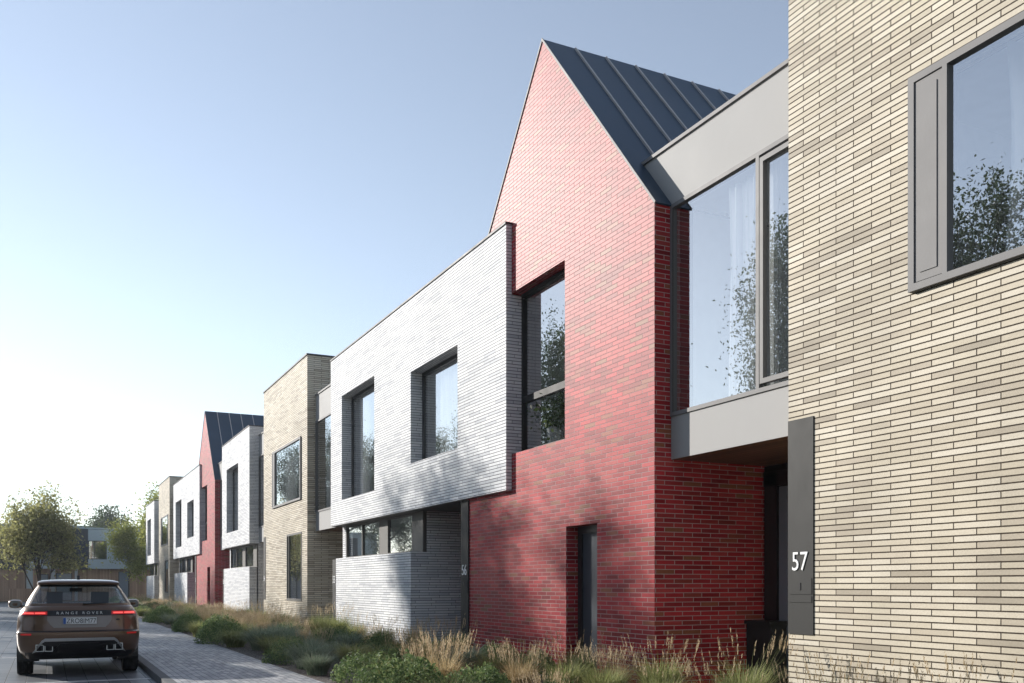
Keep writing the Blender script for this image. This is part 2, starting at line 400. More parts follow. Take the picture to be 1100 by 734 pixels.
# ------------------------------------------------------------------ houses
XB, XW, XY = 7.6, 7.486, 7.88     # brick face, pale box face, grey bay face
XEND = 17.4
def room(par, x0, x1, y0, y1, z0, z1):
    b = MB()
    for n, p in (('a', [(x1, y0, z0), (x1, y1, z0), (x1, y1, z1), (x1, y0, z1)]),
                 ('b', [(x0, y0, z0), (x1, y0, z0), (x1, y0, z1), (x0, y0, z1)]),
                 ('c', [(x0, y1, z0), (x1, y1, z0), (x1, y1, z1), (x0, y1, z1)]),
                 ('d', [(x0, y0, z0), (x1, y0, z0), (x1, y1, z0), (x0, y1, z0)]),
                 ('e', [(x0, y0, z1), (x1, y0, z1), (x1, y1, z1), (x0, y1, z1)])): b.face(p)
    return b.build('interior_wall', 'plaster', par)
def window(par, X, y0, y1, z0, z1, fw=.07, depth=.09, mullions=(), transoms=(), mat='black', panels=(), gl=.03, panel_mat=None):
    """frame mesh with pane(s) as sub-parts; X is the outer face of the frame; mullions (y,w)"""
    b = MB()
    b.box(X, X+depth, y0, y0+fw, z0, z1); b.box(X, X+depth, y1-fw, y1, z0, z1)
    b.box(X, X+depth, y0+fw, y1-fw, z0, z0+fw); b.box(X, X+depth, y0+fw, y1-fw, z1-fw, z1)
    for (y, w) in mullions: b.box(X, X+depth, y-w/2, y+w/2, z0+fw, z1-fw)
    for (z, w, a, c) in transoms: b.box(X+.002, X+depth, a, c, z-w/2, z+w/2)
    f = b.build('window', mat, par, bevel=.006)
    g = MB(); xg = X+gl
    g.face([(xg, y1-fw*.9, z0+fw*.9), (xg, y0+fw*.9, z0+fw*.9), (xg, y0+fw*.9, z1-fw*.9), (xg, y1-fw*.9, z1-fw*.9)])
    g.build('pane', 'glass', f, base=None)
    for (a, c) in panels:
        p = MB(); p.box(X+.012, X+.07, a, c, z0+fw+.01, z1-fw-.01)
        p.box(X+.004, X+.02, a+.06, c-.06, z0+fw+.09, z1-fw-.09)
        p.build('vent_panel', panel_mat or mat, f, bevel=.008)
    return f
def fix_parent(child, par): pass
def curtain(f, X, y0, y1, z0, z1, sheer=.0, amp=.065, waves=7, gather=0):
    b = MB(); n = max(24, int((y1-y0)*60)); rows = 10; base = len(b.v)
    ph = random.random()*6
    for j in range(rows+1):
        t = j/rows; z = z0+(z1-z0)*t
        for i in range(n+1):
            u = i/n; g = 1-gather*math.sin(math.pi*min(1, (1-t)*1.1))*.5
            y = y0+(y1-y0)*u*g
            x = X+amp*math.sin(u*waves*2*math.pi+ph+.4*math.sin(t*3+u*5))+.02*math.sin(u*waves*4.3+ph*2+t)
            b.v.append((x, y, z))
    for j in range(rows):
        for i in range(n):
            k = base+j*(n+1)+i; b.f.append((k, k+1, k+n+2, k+n+1)); b.m.append(0)
    return b.build('curtain', 'curtain', f, smooth=True)
def sign(par, number, X, y0, y1, z0, z1, zn, h=.21):
    b = MB(); b.box(X, X+.05, y0, y1, z0, z1)
    s = b.build('sign_panel', 'sign', par, bevel=.004)
    b = MB(); b.box(X-.006, X+.01, y0+.02, y1-.02, zn-.27, zn-.09); b.box(X-.006, X+.01, y0+.02, y1-.02, max(z0, zn-.36), zn-.29)
    b.build('letter_flap', 'sign', s, bevel=.003)
    b = MB(); b.box(X-.012, X+.0, (y0+y1)/2-.012, (y0+y1)/2+.012, zn-.22, zn-.14); b.build('doorbell', 'black', s, bevel=.003)
    text_mesh('house_number', number, h, 'digit', s, (X-.006, (y0+y1)/2, zn), (R(90), 0, R(-90)), .004, xs=.86)
    return s
def bay(par, y0, y1, slant=None, zt=7.72, mull=.83, door=True, cur=True):
    """grey rendered upper bay with a big window, timber soffit and the entrance below; y0 is nearer"""
    zg1, zg0, zb = 6.89, 3.92, 3.32
    b = MB(); e = .003
    yl = y1-e; yr = y0+e
    if slant:      # the top panel runs up over the neighbouring roof slope
        ys, zs = slant   # eave point, and slope
        top = y1+(zt-zg1)/zs
        b.prism_x([(yl+.02, zg1), (yr, zg1), (yr, zt), (top, zt)], XY, XY+.12)
    else: b.box(XY, XY+.12, yr, yl, zg1, zt)
    b.build('fascia_panel', 'render', par)
    b = MB(); b.box(XY, XY+.12, yr, yl, zb, zg0); b.build('apron_panel', 'render', par)
    # coping along the top
    tt = y1+(zt-zg1)/slant[1] if slant else yl
    b = MB(); b.box(XY-.03, XY+.2, yr, tt+.02, zt, zt+.05); b.build('coping', 'greymetal', par, bevel=.004)
    b = MB(); b.box(XY+.1, XEND, yr, tt-.05, zt-.3, zt-.2); b.build('flat_roof', 'flat', par)
    w = window(par, XY-.02, yr, yl, zg0, zg1, fw=.055, depth=.13, mullions=((yr+mull, .06),), mat='greymetal', gl=.04)
    # opening light
    c = MB(); a0, a1 = yr+.1, yr+mull-.06
    for q in ((a0, a0+.06, zg0+.1, zg1-.1), (a1-.06, a1, zg0+.1, zg1-.1), (a0+.06, a1-.06, zg0+.1, zg0+.16), (a0+.06, a1-.06, zg1-.16, zg1-.1)):
        c.box(XY-.035, XY+.03, *q)
    c.build('casement', 'greymetal', w, bevel=.005)
    b = MB(); b.box(XY+.115, XY+.34, yl-.05, yl-.022, zg0, zg1+.04); b.box(XY-.015, XY+.0, yl-.055, yl-.001, zg0, zg1); b.build('dark_reveal_strip', 'black', w)  # black strip stands in for the dark reflected reveal beside the glass
    room(par, XY+.13, XY+4.2, yr+.02, yl-.02, zg0-.1, zg1+.05)
    if cur:
        curtain(w, XY+.22, yr+1.02, yr+1.62, zg0, zg1-.12, waves=5, gather=.12)
        curtain(w, XY+.24, yr+.40, yr+.86, zg0, zg1-.1, waves=4)
    b = MB(); b.box(XY+.01, XY+1.72, yr, yl, zb-.002, zb+.03); b.build('soffit', 'soffitwood', par)
    # recessed entrance
    xd = 9.5
    b = MB(); b.box(xd+.06, xd+.2, yr, yl, PV, 3.31, 0); b.build('entrance_wall', 'sign', par)
    d = MB(); d.box(xd, xd+.06, y1-.95+.62, y1-.08, PV+.03, 3.2); d.box(xd, xd+.06, y0+.06, y0+.14, PV, 3.2)
    d.box(xd, xd+.06, yr+.1, yl-.05, 3.0, 3.22)
    d.build('door_frame', 'black', par, bevel=.01)
    d = MB(); d.box(xd+.01, xd+.06, y0+.2, y0+1.1, PV+.05, 2.95)
    d = d.build('door', 'sign', par, bevel=.01)
    hd = MB(); hd.tube((xd-.05, y0+1.0, .8), (xd-.05, y0+1.0, 1.6), .015, .015, 8, cap=True); hd.box(xd-.05, xd+.02, y0+.99, y0+1.01, .9, .93); hd.box(xd-.05, xd+.02, y0+.99, y0+1.01, 1.47, 1.5)
    hd.build('handle', 'greymetal', d)
    g = MB(); g.box(xd+.02, xd+.05, y0+1.2, y1-.36, PV+.1, 2.98); g.build('sidelight', M_side, par)
M_side = plain_mat('frosted_glass', (.16, .19, .23), .12, .6, var=.03); 

M_slot = plain_mat('tinted_door_glass', (.05, .06, .075), .35, .4, var=.05)
def shell(par, mat, xf, y0, y1, z0, z1, near=True, far=True, roofz=None, t=.3):
    """side walls, rear wall and roof of a house behind its front wall"""
    b = MB()
    if near: b.box(xf, XEND, y0, y0+t, z0, z1)
    if far: b.box(xf, XEND, y1-t, y1, z0, z1)
    b.box(XEND-t, XEND-.001, y0+t, y1-t, z0, z1)
    return b

def beige_house(y1, label, num, dy=None):
    """cream long-brick house, y1 = its far corner"""
    y0 = y1-6.87
    h = thing('brick_house', label, 'house', (XB, y1-3.4, 0))
    T = .32; zt = 9.04
    up = (y1-6.10, y1-1.71, 4.41, 6.50); lo = (y1-6.15, y1-3.97, 1.03, 3.34)
    b = MB(); b.wall(XB, T, y0, y1, 0, zt, [up, lo])
    b.box(XB+T, XEND, y0, y0+.3, 0, zt); b.box(XB+T, XEND, y1-.3, y1, 0, zt); b.box(XEND-.3, XEND, y0+.3, y1-.3, 0, zt)
    b.build('wall', ['beige', 'plaster'], h)
    b = MB(); b.box(XB+.1, XEND-.1, y0+.1, y1-.1, zt-.4, zt-.3); b.build('roof', 'flat', h)
    b = MB(); b.box(XB-.03, XEND+.03, y0-.03, y0+.32, zt, zt+.05); b.box(XB-.03, XEND+.03, y1-.32, y1+.03, zt, zt+.05)
    b.box(XB-.03, XB+.32, y0+.32, y1-.32, zt, zt+.05); b.build('coping', 'coping', h, bevel=.005)
    w = window(h, XB-.05, *up, fw=.07, depth=.14, mullions=((y1-2.13, .055),), mat='greymetal', panels=((y1-2.10, y1-1.785),), gl=.045)
    curtain(w, XB+.33, y1-3.8, y1-2.45, 4.35, 6.5, waves=8, gather=.1)
    w = window(h, XB-.015, *lo, fw=.07, depth=.12, mullions=((y1-4.3, .05),), mat='bronze')
    room(h, XB+T, XB+4.5, y0+.35, y1-.35, 4.2, 7.2)
    room(h, XB+T, XB+4.5, y0+.35, y1-.35, .3, 3.6)
    sign(h, num, XB-.012, y1-.40, y1-.004, 1.0, 3.42, 1.72)
    return h

def white_house(y0, y1, label, wins, ground=None, bayspan=None, num=None):
    """pale brick house whose upper floor projects as a box; y0 nearer"""
    h = thing('brick_house', label, 'house', (XW, (y0+y1)/2, 0))
    zb, zt, T = 3.28, 8.115, .36
    long = (y1-y0) > 9
    yi = y0+2.12 if long else y0       # where the body behind the box starts
    b = MB()
    if long:
        b.wall(XW, .112, y0, yi, zb, zt, [])
        b.box(XB+.002, XB+.3, y0+.004, y0+.02, 3.95, 6.85)
        hh = [(y0+2.26, y0+5.02, 4.34, 6.44), (y0+7.70, y0+10.66, 3.97, 6.89)]
    else: hh = [(y0+2.54, y0+5.49, 3.97, 6.89)]
    b.wall(XW, T, yi, y1, zb, zt, hh)
    if not long: b.box(XW+T, XEND, y0, y0+.3, 0, zt)
    b.box(XW+T, XEND, y1-.3, y1, 0, zt); b.box(XEND-.3, XEND, yi+.3, y1-.3, 0, zt)
    # ground floor plinth: low front, return wall
    g0 = y0+5.02 if long else y0; g1 = y1-.55
    b.box(XW, XW+.30, g0, g1, 0, 2.32, skip='')
    for (a_, c_) in (((g0+.001, g0+.3),) if long else ())+((g1-.3, g1-.001),):
        b.box(XW+.30, 9.6, a_, c_, 0, 2.321); b.box(XW+.40, 9.6, a_, c_, 2.321, zb-.003)
    b.build('wall', ['white', 'plaster'], h)
    b = MB(); b.box(XW+T, XEND-.2, yi+(.1 if long else .3), y1-.1, zt-.4, zt-.3); b.build('roof', 'flat', h)
    b = MB(); b.box(XW-.02, XW+(.112 if long else .3), y0-.01, yi, zt, zt+.04) if long else None
    b.box(XW-.02, XW+.34, yi, y1+.01, zt, zt+.04); b.box(XW+.34, XEND, y1-.3, y1+.01, zt, zt+.04)
    if not long: b.box(XW+.34, XEND, y0-.01, y0+.3, zt, zt+.04)
    b.build('coping', 'coping', h, bevel=.004)
    b = MB(); b.box(XW+.01, 9.6, yi+.01, y1-.01, zb-.012, zb-.004); b.build('soffit', 'bronze', h)
    for i, q in enumerate(hh):
        w = window(h, XW+.28, *q, fw=.08, depth=.10, mat='black')
        if long and i == 0: curtain(w, XW+.44, q[0]+.85, q[1]-.85, q[2]-.05, q[3], waves=8)
        else: curtain(w, XW+.44, q[0]+1.7, q[1]-.40, q[2]-.05, q[3], waves=8)
    room(h, XW+T+.001, XW+5, yi+.31, y1-.31, 3.6, 7.3)
    # ribbon window above the plinth
    xs = XW+.30
    zs0, zs1 = 2.322, zb-.014
    s0 = g0+.3 if not long else g0+.302
    wg = window(h, xs+.002, g0+.003+(.0), g1-.003, zs0, zs1, fw=.05, depth=.09, mat='bronze', gl=.04,
                mullions=((g0+.34, .60), (g0+.70, .10), (g0+2.56, .10), (g0+2.9, .58), (g0+4.7, .05)))
    curtain(wg, xs+.5, g0+3.3, g0+4.3, 2.3, zs1-.3, waves=6)
    room(h, xs+.10, xs+4, g0+.31, g1-.31, .3, zs1)
    if long:
        b = MB(); b.box(9.55, 9.7, yi, g0, PV, zb-.012); b.build('entrance_wall', 'sign', h)
        b = MB(); b.box(9.5, 9.55, yi+.9, yi+1.9, PV+.04, 2.9); d = b.build('door', 'black', h, bevel=.01)
        b = MB(); b.tube((9.45, yi+1.78, .8), (9.45, yi+1.78, 1.6), .015, .015, 8, cap=True); b.build('handle', 'greymetal', d)
        sign(h, num, XB-.03, yi-.20+.0, yi+.17, PV, zb-.016, 1.76)
    return h

def red_house(y0, label):
    h = thing('brick_house', label, 'house', (XB, y0+3.31, 0))
    y1 = y0+6.62; ya = y0+3.31; T = .32; ze, za = 6.89, 10.84
    up = (y0+2.54, y0+4.53, 3.94, 6.87); dr = (y0+1.53, y0+2.50, PV, 2.51)
    b = MB(); b.wall(XB, T, y0, y1, 0, ze, [up, dr], top=False)
    b.face([(XB, y1, ze), (XB, y0, ze), (XB, ya, za)])
    b.face([(XB+T, y1, ze), (XB+T, y0, ze), (XB+T, ya, za)], 0)
    b.box(XB+T, XEND, y0, y0+.3, 0, ze); b.box(XB+T, XEND, y1-.3, y1, 0, ze)
    b.box(XEND-.3, XEND-.001, y0+.3, y1-.3, 0, ze)
    b.face([(XEND-.001, y1, ze), (XEND-.001, y0, ze), (XEND-.001, ya, za)], 0)
    b.build('wall', ['red', 'plaster'], h)
    # standing seam roof: two slabs, seams, verge trim
    sl = Vector((0, ya-y0, za-ze)).normalized(); k = .022
    b = MB()
    for sgn, ye in ((1, y0), (-1, y1)):
        ny, nz = -sgn*sl.z, sl.y
        e = (ye-sgn*sl.y*.03, ze-sl.z*.03); a = (ya, za)
        b.prism_x([e, a, (ya, za+k/sl.y), (e[0]+ny*k, e[1]+nz*k)], XB+.001, XEND+.05)
    rf = b.build('roof', 'roof', h)
    b = MB()
    for sgn, ye in ((1, y0), (-1, y1)):
        ny, nz = -sgn*sl.z, sl.y
        for i in range(1, 16):
            x = XB+.62*i
            o1, o2 = k, k+.032
            e = (ye-sgn*sl.y*.025, ze-sl.z*.025); a = (ya-sgn*sl.y*.02, za-sl.z*.02)
            b.prism_x([(e[0]+ny*o1, e[1]+nz*o1), (a[0]+ny*o1, a[1]+nz*o1), (a[0]+ny*o2, a[1]+nz*o2), (e[0]+ny*o2, e[1]+nz*o2)], x-.016, x+.016)
    b.build('standing_seam', 'seam', rf)['kind'] = 'stuff'
    b = MB()
    for sgn, ye in ((1, y0), (-1, y1)):
        ny, nz = -sgn*sl.z, sl.y
        e = (ye-sgn*sl.y*.03, ze-sl.z*.03); a = (ya, za)
        b.prism_x([(e[0]-ny*.0, e[1]-nz*.0), a, (ya, za+(k+.012)/sl.y), (e[0]+ny*(k+.012), e[1]+nz*(k+.012))], XB-.018, XB-.001)
    b.build('verge_trim', 'greymetal', h)
    # tall upper window with transom
    w = window(h, XB+.20, *up, fw=.075, depth=.11, mat='sign', transoms=((4.93, .12, up[0]+.05, up[1]-.05),), gl=.045)
    room(h, XB+T+.001, XB+4.5, y0+.31, y1-.31, 3.7, 7.0)
    b = MB(); b.box(XB+T+.002, XB+T+.36, up[0]-.05, up[1]+.05, 3.94, 3.998); b.build('window_sill', 'plaster', w)
    # slot door
    b = MB(); b.box(XB+.22, XB+.31, dr[0], dr[0]+.07, dr[2], dr[3]); b.box(XB+.22, XB+.31, dr[1]-.12, dr[1], dr[2], dr[3])
    b.box(XB+.22, XB+.31, dr[0]+.07, dr[1]-.12, dr[3]-.12, dr[3]); b.box(XB+.23, XB+.30, dr[0]+.07, dr[1]-.12, dr[2], .42)
    f = b.build('window', 'black', h, bevel=.006)
    b = MB(); b.face([(XB+.25, dr[1]-.1, .4), (XB+.25, dr[0]+.05, .4), (XB+.25, dr[0]+.05, 2.45), (XB+.25, dr[1]-.1, 2.45)]); b.build('pane', M_slot, f)
    b = MB(); b.box(XB+T+.05, XB+T+.08, dr[0]-.1, dr[1]+.1, PV, 2.6); b.build('dark_backing', M_side, f)  # dark sheet standing in for the unlit space behind the slot
    return h, w

P = 38.4
SL = 3.95/3.31
hA = beige_house(8.305, 'nearest house of cream long bricks, its charcoal panel reading 57', '57')
bay(hA, 8.305, 10.96, slant=(10.96, SL))
hR, wR = red_house(10.96, 'tall near house of glossy red brick with steep blue metal gable roof')
hW = white_house(15.47, 27.28, 'near white brick house with two upper windows, beside the post reading 56', None, num='56')
bay(hW, 27.28, 30.53)
hB = beige_house(37.4, 'cream brick house further down the row, between two white brick houses', '54')
bay(hB, 37.4, 39.71)
sign(hW, '55', XB-.1, 26.80, 27.15, PV, 2.30, 1.62)
hD = white_house(39.71, 46.46, 'narrow white brick house with one upper window, left of the sunlit cream house', None)
bay(hD, 46.46, 49.36, slant=(49.36, SL))
hR2, wR2 = red_house(49.36, 'far red brick gabled house, smaller in view, between two white boxes')
hW2 = white_house(53.87, 65.68, 'far white brick house with two tall upper windows, left of the far red gable', None, num='52')
bay(hW2, 65.68, 68.93)
hC = beige_house(75.8, 'distant shaded olive brown brick house near the end of the row', '50')
bay(hC, 75.8, 78.1)
hE = white_house(78.1, 84.86, 'bluish pale brick house in shade, last of the row by the lime green tree', None)
sign(hD, '53', XB-.1, 45.95, 46.3, PV, 2.30, 1.62)

# dark planter box in the entrance of 57
pl = MB(); pl.box(9.21, 9.49, 10.42, 10.94, PV, 1.03); pl.box(9.17, 9.495, 10.40, 10.945, .99, 1.04)
tag(pl.build('planter_box', 'sign', base=(9.3, 10.7, PV), bevel=.01), 'dark metal storage box against the red side wall at entrance 57', 'storage box')
# pot plant on the red house's sill
pot = thing('potted_plant', 'leafy plant in a white pot behind the tall window of near red house', 'plant', (8.10, 14.75, 4.0))
b = MB(); b.lathe((8.10, 14.75, 4.0), [(0, 0), (.12, 0), (.155, .34), (.14, .34), (.13, .25), (0, .25)], 20); b.build('pot', 'pot', pot, smooth=True, sharp=40)

# ------------------------------------------------------------------ vegetation builders
def np_mesh(name, V, F, mat, fac_mats=None):
    me = bpy.data.meshes.new(name)
    me.vertices.add(len(V)); me.vertices.foreach_set('co', np.asarray(V, dtype=np.float32).ravel())
    F = np.asarray(F, dtype=np.int32); n, k = F.shape
    me.loops.add(n*k); me.loops.foreach_set('vertex_index', F.ravel())
    me.polygons.add(n); me.polygons.foreach_set('loop_start', np.arange(0, n*k, k, dtype=np.int32))
    me.polygons.foreach_set('loop_total', np.full(n, k, dtype=np.int32))
    me.materials.append(M[mat]); me.update(calc_edges=True); me.validate()
    return me
def leaves(centers, size, aspect=.5, droop=0.2, r=None):
    """one small folded-free quad per centre, random orientation"""
    r = r or rng; n = len(centers); c = np.asarray(centers)
    d = r.normal(size=(n, 3)); d[:, 2] -= droop; d /= np.linalg.norm(d, axis=1)[:, None]
    e = r.normal(size=(n, 3)); e -= (e*d).sum(1)[:, None]*d; e /= np.linalg.norm(e, axis=1)[:, None]
    s = size*(.6+.8*r.random(n))[:, None]
    a = c-d*s*.5; b_ = c+e*s*aspect*.5; cc = c+d*s*.5; dd = c-e*s*aspect*.5
    V = np.stack([a, b_, cc, dd], 1).reshape(-1, 3); F = np.arange(4*n).reshape(n, 4)
    return V, F
def branch_tree(height, spread, trunk_r, seed, stems=1, levels=4, base_frac=.22, up=.35, first=None):
    """returns tube mesh builder and list of twig points"""
    rs = random.Random(seed); mb = MB(); tips = []
    def grow(p, d, L, r, lv):
        n = 3; q = p.copy(); dd = d.copy()
        for i in range(n):
            nd = (dd+Vector((rs.gauss(0, .13), rs.gauss(0, .13), rs.gauss(0, .06)+up*.12))).normalized()
            q2 = q+nd*L/n; rr = r*(1-.3*(i+1)/n)
            mb.tube(q, q2, r*(1-.3*i/n), rr, 6 if lv < 2 else 4)
            if lv >= 2: tips.append((q2.copy(), lv))
            if lv < levels and i >= (0 if lv else 1):
                for _ in range(2 if lv < 3 else 2):
                    ax = Vector((rs.gauss(0, 1), rs.gauss(0, 1), rs.gauss(0, .35))); ax = (ax-ax.dot(nd)*nd).normalized()
                    ang = R(rs.uniform(28, 55))
                    grow(q2, (nd*math.cos(ang)+ax*math.sin(ang)).normalized(), L*rs.uniform(.5, .72), rr*.6, lv+1)
            q = q2; dd = nd
        tips.append((q.copy(), lv))
    for s in range(stems):
        a = 2*math.pi*s/max(1, stems)+rs.uniform(-.4, .4)
        lean = 0.05 if stems == 1 else rs.uniform(.25, .6)*spread
        d0 = Vector((math.cos(a)*lean, math.sin(a)*lean, 1)).normalized()
        grow(Vector((math.cos(a)*.1*(stems > 1), math.sin(a)*.1*(stems > 1), 0)), d0, height*.42, trunk_r/(1 if stems == 1 else 1.6), 0)
    return mb, tips
def make_tree(name, height, width, seed, leafmat, nleaf, leafsize, stems=1, clump=.35, trunk_r=.14, zmin=.2, levels=4):
    mb, tips = branch_tree(height, 1, trunk_r, seed, stems, levels)
    P_ = np.array([t[0][:] for t in tips]); zmx = P_[:, 2].max(); wmx = np.percentile(np.hypot(P_[:, 0], P_[:, 1]), 96)
    sz = height/zmx*.97; sx = width/2/wmx*.92
    V = np.array(mb.v)*[sx, sx, sz]; mb.v = [tuple(v) for v in V]
    P_ = P_*[sx, sx, sz]; P_ = P_[P_[:, 2] > zmin*height]
    r2 = np.random.default_rng(seed)
    idx = r2.integers(0, len(P_), nleaf)
    C = P_[idx]+r2.normal(size=(nleaf, 3))*clump*[1, 1, .7]*(.4+r2.random((nleaf, 1)))
    LV, LF = leaves(C, leafsize, .5, .3, r2)
    return mb, np_mesh(name+'_crown', LV, LF, leafmat)
def place_tree(protos, loc, label, group=None, rz=0, sc=1, cat='tree', name='street_tree'):
    tr_me, cr_me = protos
    t = thing(name, label, cat, loc, group); t.rotation_euler.z = rz; t.scale = (sc, sc, sc)
    for n, me in (('trunk', tr_me), ('crown', cr_me)):
        o = bpy.data.objects.new(n, me); S.collection.objects.link(o); o.parent = t
    return t
def proto(*a, **k):
    mb, cr = make_tree(*a, **k)
    o = mb.build('trunk', 'bark', smooth=True); me = o.data; bpy.data.objects.remove(o); return me, cr

# rows of trees across the street: they shade the road and the lower walls, and the windows mirror them
pa = proto('row_a', 10.8, 7.0, 11, 'leaf_mid', 44000, .09, clump=.27, zmin=.2)
pb = proto('row_b', 10.2, 6.4, 23, 'leaf_mid', 42000, .09, clump=.26, zmin=.2)
ROW = [(-6.2, -6, 0), (-5.8, 2, 1), (-6.3, 10.5, 0), (-6.0, 18, 1), (-6.4, 25.5, 0), (-6.0, 33, 1), (-6.3, 41.5, 0), (-6.1, 53.5, 1), (-6.0, 63, 1), (-6.2, 75, 0)]
for i, (x, y, k) in enumerate(ROW):
    place_tree((pa, pb)[k], (min(x-1.0, -.04*y-5.6), y, 0), ORD[i]+' broadleaf tree in the row across the street, counted from the camera', 'trees across the street', rz=i*1.3, sc=1.36+.08*math.sin(i*2.1))
for i, (x, y) in enumerate([(-13.5, 106), (-14, 115), (-19, 120)]):  # out of view, added and sized to shade the last houses
    place_tree((pa, pb)[i % 2], (x, y, 0), ORD[i]+' unseen tall tree added to shade the last houses', 'unseen trees added for shade', rz=i*.9, sc=2.0)

# houses facing the row, behind the trees: only their mirror images reach the picture
for i, (y0, L, hh, m) in enumerate([(-14, 17, 6.2, 'render'), (4, 15, 7.0, 'beige'), (20, 19, 5.8, 'render'), (40, 16, 6.8, 'red'), (57, 21, 6.0, 'beige')]):
    hx = -23.0
    t = thing('brick_house', ORD[i]+' low flat roofed house across the street, counted from the camera', 'house', (hx, y0+L/2, 0), 'houses across the street')
    b = MB(); b.box(hx-9, hx, y0, y0+L, 0, hh); b.build('wall', m, t)
    b = MB(); b.box(hx-9.1, hx+.1, y0-.05, y0+L+.05, hh, hh+.15); b.build('roof', 'coping', t)
    for k in range(3):
        ya = y0+L*(k+.3)/3
        b = MB(); b.box(hx-.02, hx+.05, ya, ya+L/7, 3.6, 5.3); w = b.build('window', 'black', t)
        b = MB(); b.box(hx+.052, hx+.06, ya+.07, ya+L/7-.07, 3.67, 5.23); b.build('pane', M_side, w)
# ------------------------------------------------------------------ trees at the end of the street
t1 = proto('bush', 8.6, 5.6, 5, 'leaf_olive', 17000, .19, stems=6, clump=.30, trunk_r=.13, zmin=.22)
place_tree(t1, (-.35, 75, 0), 'big multi-stemmed olive green tree behind the parked car', name='spreading_tree', sc=1.08)
t2 = proto('lime', 7.6, 4.4, 9, 'leaf_lime', 11000, .18, stems=1, clump=.34, trunk_r=.09, zmin=.24)
place_tree(t2, (6.4, 88.5, 0), 'yellow green tree between the timber house and the last pale house', name='slender_tree')
place_tree(t2, (8.9, 90.5, 0), 'taller lime tree rising behind the last pale house', name='slender_tree', rz=2, sc=1.42)
t3 = proto('back', 9.5, 6.5, 31, 'leaf_mid', 9000, .26, clump=.45, zmin=.2)
place_tree(t3, (5.3, 125, 0), 'round treetop showing above the flat roof of timber house', name='background_tree', sc=1.25)
place_tree(t3, (-7.6, 96, 0), 'dark tree at the left edge of the photo before the grey house', name='background_tree', sc=.62, rz=1)
place_tree(t3, (-1.0, 131, 0), 'treetop just above the roofline behind the olive tree', name='background_tree', sc=.95, rz=2)

# ------------------------------------------------------------------ house across the end of the street
YE = 103.0
def end_house():
    h = thing('timber_house', 'two storey house of grey panels over timber cladding closing the street', 'house', (3, YE, 0))
    def bx(n, mat, *q, bevel=0, par=None):
        b = MB()
        for e in q: b.box(*e)
        return b.build(n, mat, par or h, bevel=bevel)
    bx('ground_floor_wall', 'cladwood', (-1.2, 14, YE+.6, YE+8, 0, 3.2))
    bx('pale_wall', 'palepanel', (-1.5, 1.75, YE-.2, YE+8, 3.2, 7.1), (3.7, 14, YE-.2, YE+8, 6.0, 7.1), (3.7, 7.6, YE-.2, YE+8, 3.2, 4.15), (5.4, 14, YE-.17, YE+8, 3.2, 6.0))
    bx('dark_wall', 'darkclad', (1.75, 3.7, YE-.25, YE+8, 3.15, 7.15))
    bx('roof', 'palepanel', (-1.6, 14.1, YE-.1, YE+8.2, 7.15, 7.3))
    f = window(h, 0, 0, 1, 0, 1) if False else None
    b = MB()
    for e in ((3.72, 3.8), (4.25, 4.3), (5.3, 5.4)): b.box(e[0], e[1], YE-.1, YE+.05, 4.15, 6.0)
    b.box(3.8, 5.3, YE-.1, YE+.05, 4.15, 4.22); b.box(3.8, 5.3, YE-.1, YE+.05, 5.93, 6.0)
    w = b.build('window', 'black', h)
    b = MB(); b.face([(3.75, YE-.02, 4.2), (5.35, YE-.02, 4.2), (5.35, YE-.02, 5.95), (3.75, YE-.02, 5.95)]); b.build('pane', 'glass', w)
    b = MB(); b.box(3.75, 5.35, YE+1.2, YE+1.3, 4.15, 6.0); b.build('interior_wall', M_dark, h)
    for (x0, x1, z0, z1) in ((6.6, 7.5, .1, 2.9), (-.6, .1, .1, 2.6), (.9, 2.2, .1, 2.7)):
        b = MB(); b.box(x0-.07, x1+.07, YE+.54, YE+.62, z0-.07, z1+.07); d = b.build('door', 'black', h)
        b = MB(); b.box(x0, x1, YE+.52, YE+.56, z0, z1); b.build('pane', M_side, d)
    bx('column', 'render', (.3, .75, YE-.2, YE+.4, 0, 3.15)); bx('column', 'render', (2.5, 2.75, YE-.2, YE+.4, 0, 3.15))
    return h
M_dark = plain_mat('dim_interior', (.12, .14, .16), .8, .1)
end_house()
h2 = thing('flat_roofed_house', 'dark grey flat roofed house at the left edge behind the trees', 'house', (-8, YE, 0))
for n, mat, q in (('wall', 'darkclad', (-16, -1.9, YE+1, YE+9, 3.1, 6.9)), ('ground_floor_wall', 'render', (-16, -7.2, YE+1.4, YE+9, 0, 3.1)),
                  ('timber_wall', 'cladwood', (-4.2, -1.9, YE+1.2, YE+9, 0, 3.1)), ('roof', 'palepanel', (-16.1, -1.7, YE+.9, YE+9.2, 6.9, 7.1)),
                  ('dark_door', 'black', (-6.6, -4.2, YE+1.5, YE+9, 0, 3.1))):
    b = MB(); b.box(*q); b.build(n, mat, h2)
for (x0, x1) in ((-7.05, -6.75), (-5.9, -5.2)):
    b = MB(); b.box(x0, x1, YE+.8, YE+1.19, 0, 3.1); b.build('column', 'render', h2)
b = MB(); b.box(-11.5, -7.6, YE+.93, YE+1.0, 3.9, 6.0); w = b.build('window', 'black', h2)
b = MB(); b.box(-11.4, -7.7, YE+.90, YE+.94, 4.0, 5.9); b.build('pane', M_side, w)
b = MB(); b.box(-3.2, .4, YE-1.6, YE-1.5, 0, 1.25); tag(b.build('timber_fence', 'cladwood', base=(-1.4, YE-1.5, 0)), 'low timber fence panel in front of the grey house, left of the car roof', 'fence')
b = MB(); b.box(-30, 14, 140, 150, 0, 9.3); b.box(-30.2, 14.2, 139.8, 150, 9.3, 9.6); tag(b.build('long_building', 'palepanel', base=(0, 145, 0)), 'long pale flat roof just visible above the end houses', 'building')

